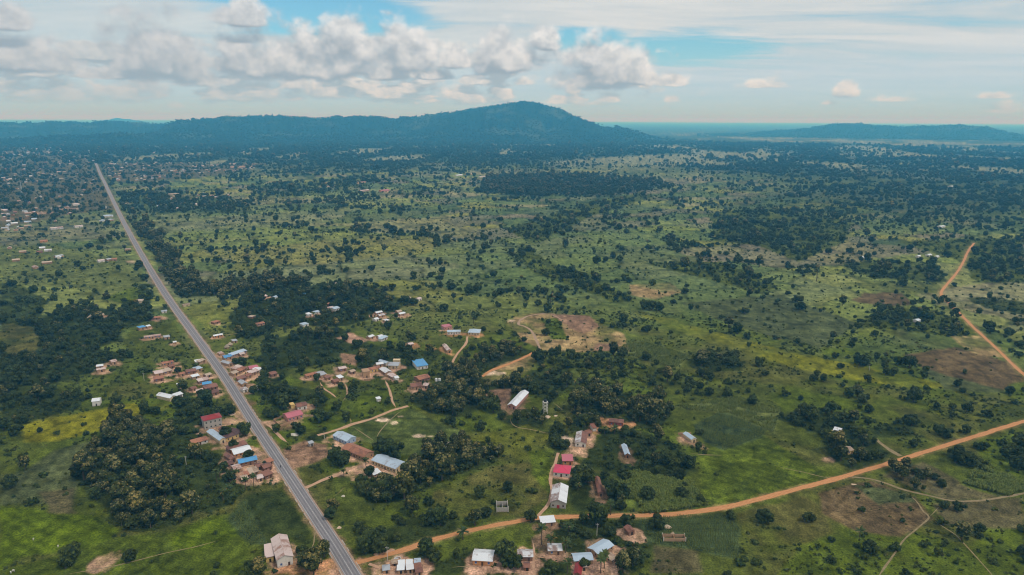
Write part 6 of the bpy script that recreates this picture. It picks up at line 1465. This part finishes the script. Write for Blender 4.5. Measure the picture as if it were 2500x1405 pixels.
def bar(a, b, r, n=6):
    a, b = Vector(a), Vector(b); d = (b - a).normalized(); u = d.orthogonal().normalized(); v = d.cross(u)
    V = [tuple(p + (u * math.cos(t) + v * math.sin(t)) * r) for p in (a, b) for t in [2 * math.pi * k / n for k in range(n)]]
    F = [(k, (k + 1) % n, n + (k + 1) % n, n + k) for k in range(n)] + [tuple(range(n - 1, -1, -1)), tuple(range(n, 2 * n))]
    return V, F
def bars(name, L, mat):
    V, F = [], []
    for q in L:
        v, f = bar(*q); b = len(V); V += v; F += [tuple(i + b for i in t) for t in f]
    return py_mesh(name, V, F, mat)
def heap(px, py, rx, ry, h, label, mat=None, name='sand_heap', cat='sand heap', seed=0, group=None):
    x, y = G(px, py); n, m = 18, 6; rg = random.Random(seed); V = []
    for i in range(m):
        t = i / (m - 1)
        for k in range(n):
            a = 2 * math.pi * k / n; j = 1 + .18 * math.sin(3 * a + seed) + rg.uniform(-.09, .09)
            V.append((rx * (1 - t) ** .8 * j * math.cos(a), ry * (1 - t) ** .8 * j * math.sin(a), h * math.sin(t * math.pi / 2) * (1 + rg.uniform(-.06, .06)) - .05))
    F = [(i * n + k, i * n + (k + 1) % n, (i + 1) * n + (k + 1) % n, (i + 1) * n + k) for i in range(m - 1) for k in range(n)]
    o = obj(name, py_mesh(name, V, F, mat or M_SAND), label=label, category=cat); o.location = (x, y, 0)
    if group: o['group'] = group
    return o
def skin(name, V, E, R, mat, root, sub=1):
    me = bpy.data.meshes.new(name); me.from_pydata(V, E, []); me.update(); o = bpy.data.objects.new(name, me); COL.objects.link(o)
    md = o.modifiers.new('skin', 'SKIN'); md.use_smooth_shade = True
    for i, r in enumerate(R): me.skin_vertices[0].data[i].radius = (r, r)
    me.skin_vertices[0].data[root].use_root = True
    s = o.modifiers.new('sub', 'SUBSURF'); s.levels = sub; s.render_levels = sub; me.materials.append(mat); return o
def person(px, py, label, mat, pose='stand', at=None, rz=0.0):
    """a small standing or seated figure of one skinned surface"""
    x, y = at if at else G(px, py)
    if pose == 'stand':
        V = [(0, 0, .95), (0, 0, 1.2), (0, 0, 1.42), (0, 0, 1.52), (0, .02, 1.68), (.10, 0, .88), (.12, .02, .48), (.12, 0, .06), (.13, -.14, .03), (-.10, 0, .88), (-.13, .04, .48), (-.16, .08, .06), (-.17, -.06, .03),
             (.20, 0, 1.38), (.26, .02, 1.10), (.25, -.10, .86), (.25, -.14, .77), (-.20, 0, 1.38), (-.27, .02, 1.10), (-.25, -.08, .86), (-.25, -.12, .77)]
    else:
        V = [(0, .1, .82), (0, .06, 1.06), (0, 0, 1.26), (0, -.02, 1.36), (0, -.03, 1.52), (.12, .06, .80), (.20, -.34, .72), (.20, -.30, .32), (.20, -.42, .28), (-.12, .06, .80), (-.20, -.34, .72), (-.20, -.30, .32), (-.20, -.42, .28),
             (.19, -.02, 1.22), (.26, -.24, 1.06), (.24, -.46, 1.02), (.23, -.54, 1.02), (-.19, -.02, 1.22), (-.26, -.24, 1.06), (-.24, -.46, 1.02), (-.23, -.54, 1.02)]
    E = [(0, 1), (1, 2), (2, 3), (3, 4), (0, 5), (5, 6), (6, 7), (7, 8), (0, 9), (9, 10), (10, 11), (11, 12), (2, 13), (13, 14), (14, 15), (15, 16), (2, 17), (17, 18), (18, 19), (19, 20)]
    R = [.16, .15, .15, .06, .11, .10, .07, .045, .035, .10, .07, .045, .035, .065, .05, .038, .034, .065, .05, .038, .034]
    o = skin('person', V, E, R, mat, 0); o.location = (x, y, 0.0 if pose == 'stand' else .09); o.rotation_euler = (0, 0, rz); o['label'] = label; o['category'] = 'person'
    hair = obj('hair', py_mesh('hair', *tube([(0, V[4][1] + .01, V[4][2] - .02), (0, V[4][1], V[4][2] + .07), (0, V[4][1], V[4][2] + .13)], [.115, .105, .04], 8), M_BLACK), o)
    return o
def motorcycle(x, y, rz, label):
    e = thing('motorcycle', label, 'motorcycle', (x, y, .095), rz)
    for yy in (-.65, .65):
        n = 14; V = []
        for k in range(n):
            a = 2 * math.pi * k / n
            for (rr, w) in ((.31, -.05), (.31, .05), (.20, .04), (.20, -.04)): V.append((w, yy + rr * math.cos(a), .31 + rr * math.sin(a)))
        F = [(k * 4 + j, k * 4 + (j + 1) % 4, ((k + 1) % n) * 4 + (j + 1) % 4, ((k + 1) % n) * 4 + j) for k in range(n) for j in range(4)]
        obj('wheel', py_mesh('wheel', V, F, M_BLACK), e)
    obj('frame', bars('frame', [((0, -.65, .31), (0, -.45, .95), .035), ((0, -.45, .75), (0, .65, .31), .04), ((0, -.4, .55), (0, .2, .35), .09)], M_STEEL), e)
    obj('fuel_tank', py_mesh('fuel_tank', *tube([(0, -.12, .70), (0, -.12, .80), (0, -.1, .88)], [.20, .19, .08], 8), M_CLOTH[1]), e)
    obj('seat', boxes('seat', [(-.13, .13, .05, .65, .74, .82)], M_BLACK), e)
    obj('handlebar', bars('handlebar', [((-.34, -.38, 1.0), (.34, -.38, 1.0), .02)], M_STEEL), e)
    return e
def goat(px, py, rz, label):
    V = [(0, .42, .62), (0, 0, .62), (0, -.40, .66), (0, -.58, .86), (0, -.74, .88), (0, -.84, .82), (.12, -.38, .34), (.12, -.38, .02), (-.12, -.38, .34), (-.12, -.36, .02), (.12, .36, .36), (.12, .44, .02), (-.12, .38, .36), (-.12, .40, .02), (0, .56, .70)]
    E = [(0, 1), (1, 2), (2, 3), (3, 4), (4, 5), (2, 6), (6, 7), (2, 8), (8, 9), (0, 10), (10, 11), (0, 12), (12, 13), (0, 14)]
    R = [.19, .23, .19, .10, .09, .05, .07, .035, .07, .035, .08, .035, .08, .035, .03]
    o = skin('goat', V, E, R, M_HIDE, 1); x, y = G(px, py); o.location = (x, y, 0); o.scale = (1.3, 1.3, 1.3); o.rotation_euler = (0, 0, rz); o['label'] = label; o['category'] = 'goat'; o['group'] = 'white animals grazing on the bright field'
    return o
def pole(px, py, h, label, arms=True):
    x, y = G(px, py); e = thing('utility_pole', label, 'pole', (x, y, 0), random.uniform(-.3, .3))
    obj('pole_shaft', py_mesh('pole_shaft', *tube([(0, 0, -.4), (0, 0, h * .5), (0, 0, h)], [.17, .14, .10], 8), M_POLE), e)
    if arms:
        obj('crossarm', boxes('crossarm', [(-.9, .9, -.06, .06, h - .75, h - .61)], M_POLE), e)
        for s in (-.8, 0, .8): obj('insulator', py_mesh('insulator', *tube([(s, 0, h - .6), (s, 0, h - .42)], [.06, .05], 6), M_TANK), e)
    return e
def build_details():
    # water tower
    x, y = G(1331, 1009); e = thing('water_tower', 'tall white frame water tower standing on the grass', 'tower', (x, y, 0), .25); q = 1.5
    for sx in (-1, 1):
        for sy in (-1, 1): obj('leg', boxes('leg', [(sx * q - .17, sx * q + .17, sy * q - .17, sy * q + .17, -.2, 9.2)], M_CONCP), e)
    for z in (2.2, 4.5, 6.8):
        obj('beam_ring', boxes('beam_ring', [(-q + .17, q - .17, -q - .12, -q + .12, z, z + .3), (-q + .17, q - .17, q - .12, q + .12, z, z + .3), (-q - .12, -q + .12, -q + .17, q - .17, z, z + .3), (q - .12, q + .12, -q + .17, q - .17, z, z + .3)], M_CONCP), e)
    obj('deck', boxes('deck', [(-q - .3, q + .3, -q - .3, q + .3, 9.2, 9.5)], M_CONCP), e)
    obj('tank', py_mesh('tank', *tube([(0, 0, 9.5), (0, 0, 10.9), (0, 0, 11.2)], [1.15, 1.15, .4], 14), M_BLACK), e)
    for i, (px, py) in enumerate(((1065, 931), (1073, 931))):
        x, y = G(px, py); o = obj('water_tank', py_mesh('water_tank', *tube([(0, 0, -.1), (0, 0, 2.3), (0, 0, 2.7), (0, 0, 2.85)], [1.1, 1.1, .7, .3], 14), M_TANK), label='white plastic tank %s beside the rust red roof' % ('nearer' if i == 0 else 'farther along'), category='tank'); o.location = (x, y, 0)
        obj('lid', py_mesh('lid', *tube([(0, 0, 2.85), (0, 0, 2.98)], [.32, .30], 10), M_BLACK), o)
    # radio mast in the town
    x, y = G(54, 474); e = thing('radio_mast', 'thin lattice mast rising over the western town', 'mast', (x, y, 0)); H = 38.0
    cor = [(1, 1), (-1, 1), (-1, -1), (1, -1)]
    for cx, cy_ in cor: obj('leg', bars('leg', [((cx * 1.6, cy_ * 1.6, -.3), (cx * .35, cy_ * .35, H), .16)], M_STEEL), e)
    for k in range(9):
        z0, z1 = H * k / 9, H * (k + 1) / 9; w0, w1 = 1.6 - 1.25 * z0 / H, 1.6 - 1.25 * z1 / H
        obj('bracing', bars('bracing', [((cor[i][0] * w0, cor[i][1] * w0, z0), (cor[(i + 1) % 4][0] * w1, cor[(i + 1) % 4][1] * w1, z1), .08) for i in range(4)], M_STEEL), e)
    # round well, poles
    x, y = G(971, 1368); e = thing('round_well', 'round concrete well ring beside the stalls', 'well', (x, y, 0)); n = 20; V = []
    for (r, z) in ((1.9, -.1), (1.9, .95), (1.55, .95), (1.55, .15)): V += [(r * math.cos(2 * math.pi * k / n), r * math.sin(2 * math.pi * k / n), z) for k in range(n)]
    obj('ring_wall', py_mesh('ring_wall', V, [(i * n + k, i * n + (k + 1) % n, (i + 1) * n + (k + 1) % n, (i + 1) * n + k) for i in range(3) for k in range(n)], M_CONCP), e)
    obj('cover', boxes('cover', [(-1.5, .3, -.5, .5, .955, 1.03)], M_STEEL), e)
    for px, py, h, lb in ((946, 1369, 8, 'concrete power pole at the orange road junction'), (1457, 1312, 8.5, 'power pole with a crossarm in the village trees'), (792, 1073, 6, 'pale pole at the corner of the school ground'),
                          (957, 1162, 4.5, 'short pole at the end of the silver blue school roof'), (352, 930, 7, 'thin pole in the green plot west of the road'), (455, 1138, 7, 'thin pole in the grass by the palms'), (2122, 905, 6, 'thin pole in the yellow-green strip')):
        pole(px, py, h, lb, arms=h > 6.5)
    # heaps and rocks
    for i, (px, py, rx, ry, h, lb) in enumerate(((1337, 1019, 2.2, 2.0, 1.3, 'pale sand heap on the grass below the water tower'), (1357, 1016, 1.6, 1.2, .6, 'smaller pale heap beside the sand heap below the tower'), (1168, 1192, 2.0, 1.8, 1.0, 'lone pale heap in the olive scrub'),
            (1630, 1287, 2.0, 1.8, 1.1, 'pale heap in the dark green field'), (1642, 1302, 1.2, 1.0, .7, 'small heap touching the roofless row'), (920, 1354, 1.6, 1.3, .9, 'first orange heap along the dirt road mouth'), (932, 1351, 1.7, 1.4, 1.0, 'second orange heap along the dirt road mouth'),
            (945, 1347, 1.6, 1.4, .9, 'third orange heap by the junction pole'), (956, 1344, 1.8, 1.3, .9, 'last orange heap past the junction pole'), (828, 1289, 1.3, 1.2, .8, 'small heap in the scrub by the tarmac'), (838, 1212, 1.2, 1.1, .7, 'white rock by the footpath near the tarmac'),
            (718, 1062, 4.0, 2.2, 1.1, 'pale rubble heap near the round tree by the road'), (566, 1012, 3.0, 2.2, 1.0, 'sand heap on the bare verge above the block building'), (1343, 1390, 1.3, 1.2, .6, 'small pale heap in the lower village grass'), (2084, 1183, 1.8, .9, .3, 'pale scrape beside the road fork'),
            (1077, 1082, 4.5, 3.0, 1.6, 'big sand heap at the corner of the pitch'))):
        heap(px, py, rx, ry, h, lb, M_TRACK if 'orange' in lb else (M_ROCK if 'rock' in lb or 'rubble' in lb else M_SAND), seed=i)
    # court walls of the pink house
    for i, (a, b, lb) in enumerate((((668, 1028), (700, 1014), 'back wall of the court beside the large pink roof'), ((668, 1028), (684, 1043), 'road side wall of the court beside the large pink roof'), ((684, 1043), (708, 1035), 'front wall of the court beside the large pink roof'),
                                     ((1655, 1062), (1687, 1061), 'back wall of the brown court'), ((889, 930), (905, 929), 'low front wall of the unfinished tan house'))):
        A, B_ = np.array(G(*a)), np.array(G(*b)); L = np.linalg.norm(B_ - A); o = obj('court_wall', boxes('court_wall', [(0, L, -.1, .1, -.1, 1.6)], WM_['tan']), label=lb, category='wall'); o.location = (A[0], A[1], 0); o.rotation_euler = (0, 0, math.atan2(*(B_ - A)[::-1]))
    # broken kerb and gutter pieces along the tarmac
    nearL = ROAD_W[np.hypot(ROAD_W[:, 0], ROAD_W[:, 1]) < 1150]; rg = random.Random(3)
    for side in (4.75, -4.75):
        P = offset_line(nearL, side); d = np.r_[0, np.cumsum(np.linalg.norm(np.diff(P, axis=0), axis=1))]; s = 3.0
        while s < d[-1] - 8:
            l = rg.uniform(2.5, 8.0)
            if rg.random() < .55:
                p = [np.interp(s, d, P[:, 0]), np.interp(s, d, P[:, 1])]; p2 = [np.interp(s + l, d, P[:, 0]), np.interp(s + l, d, P[:, 1])]; an = math.atan2(p2[1] - p[1], p2[0] - p[0])
                o = part('kerb_stone', shared_box('kerb_stone', M_CONC), road, ((p[0] + p2[0]) / 2, (p[1] + p2[1]) / 2, .0), (l * .96, .34, .30), an + rg.uniform(-.02, .02))
            s += l + rg.uniform(.3, 5)
    # people, motorcycles, animals
    for px, py, lb, m in ((1071, 1092, 'person in dark clothes at the sand heap, nearest the pitch', 0), (1079, 1093, 'person in red standing in front of the sand heap', 1), (1088, 1092, 'person in dark clothes at the far end of the heap', 0)):
        person(px, py, lb, M_CLOTH[m], rz=random.uniform(0, 6))
    for px, py, lb, lb2, m in ((685, 1142, 'motorcycle riding on the tarmac near the roadside shop hut', 'person in dark clothes riding the nearer motorcycle', 0), (561, 936, 'motorcycle on the tarmac by the walled compound', 'person in white riding the farther motorcycle', 2)):
        x, y = G(px, py); j = int(np.argmin(np.hypot(ROAD_W[:, 0] - x, ROAD_W[:, 1] - y))); t = ROAD_W[j + 1] - ROAD_W[j - 1]; an = math.atan2(t[1], t[0]) + math.pi / 2
        motorcycle(x, y, an, lb); person(0, 0, lb2, M_CLOTH[m], 'ride', (x, y), an)
    for px, py, lb in ((82, 1319, 'white goat at the top of the bright field'), (142, 1336, 'white goat in the middle of the bright field'), (166, 1376, 'white goat beside the dark tree clump'), (170, 1381, 'second white goat beside the dark tree clump'), (27, 1400, 'white goat in the bottom corner of the field'), (33, 1396, 'second white goat in the bottom corner of the field')):
        goat(px, py, random.uniform(0, 6), lb)
build_ground(); build_hills(); build_ways(); build_houses(); build_models(); build_town(); build_trees(); build_details(); build_haze()
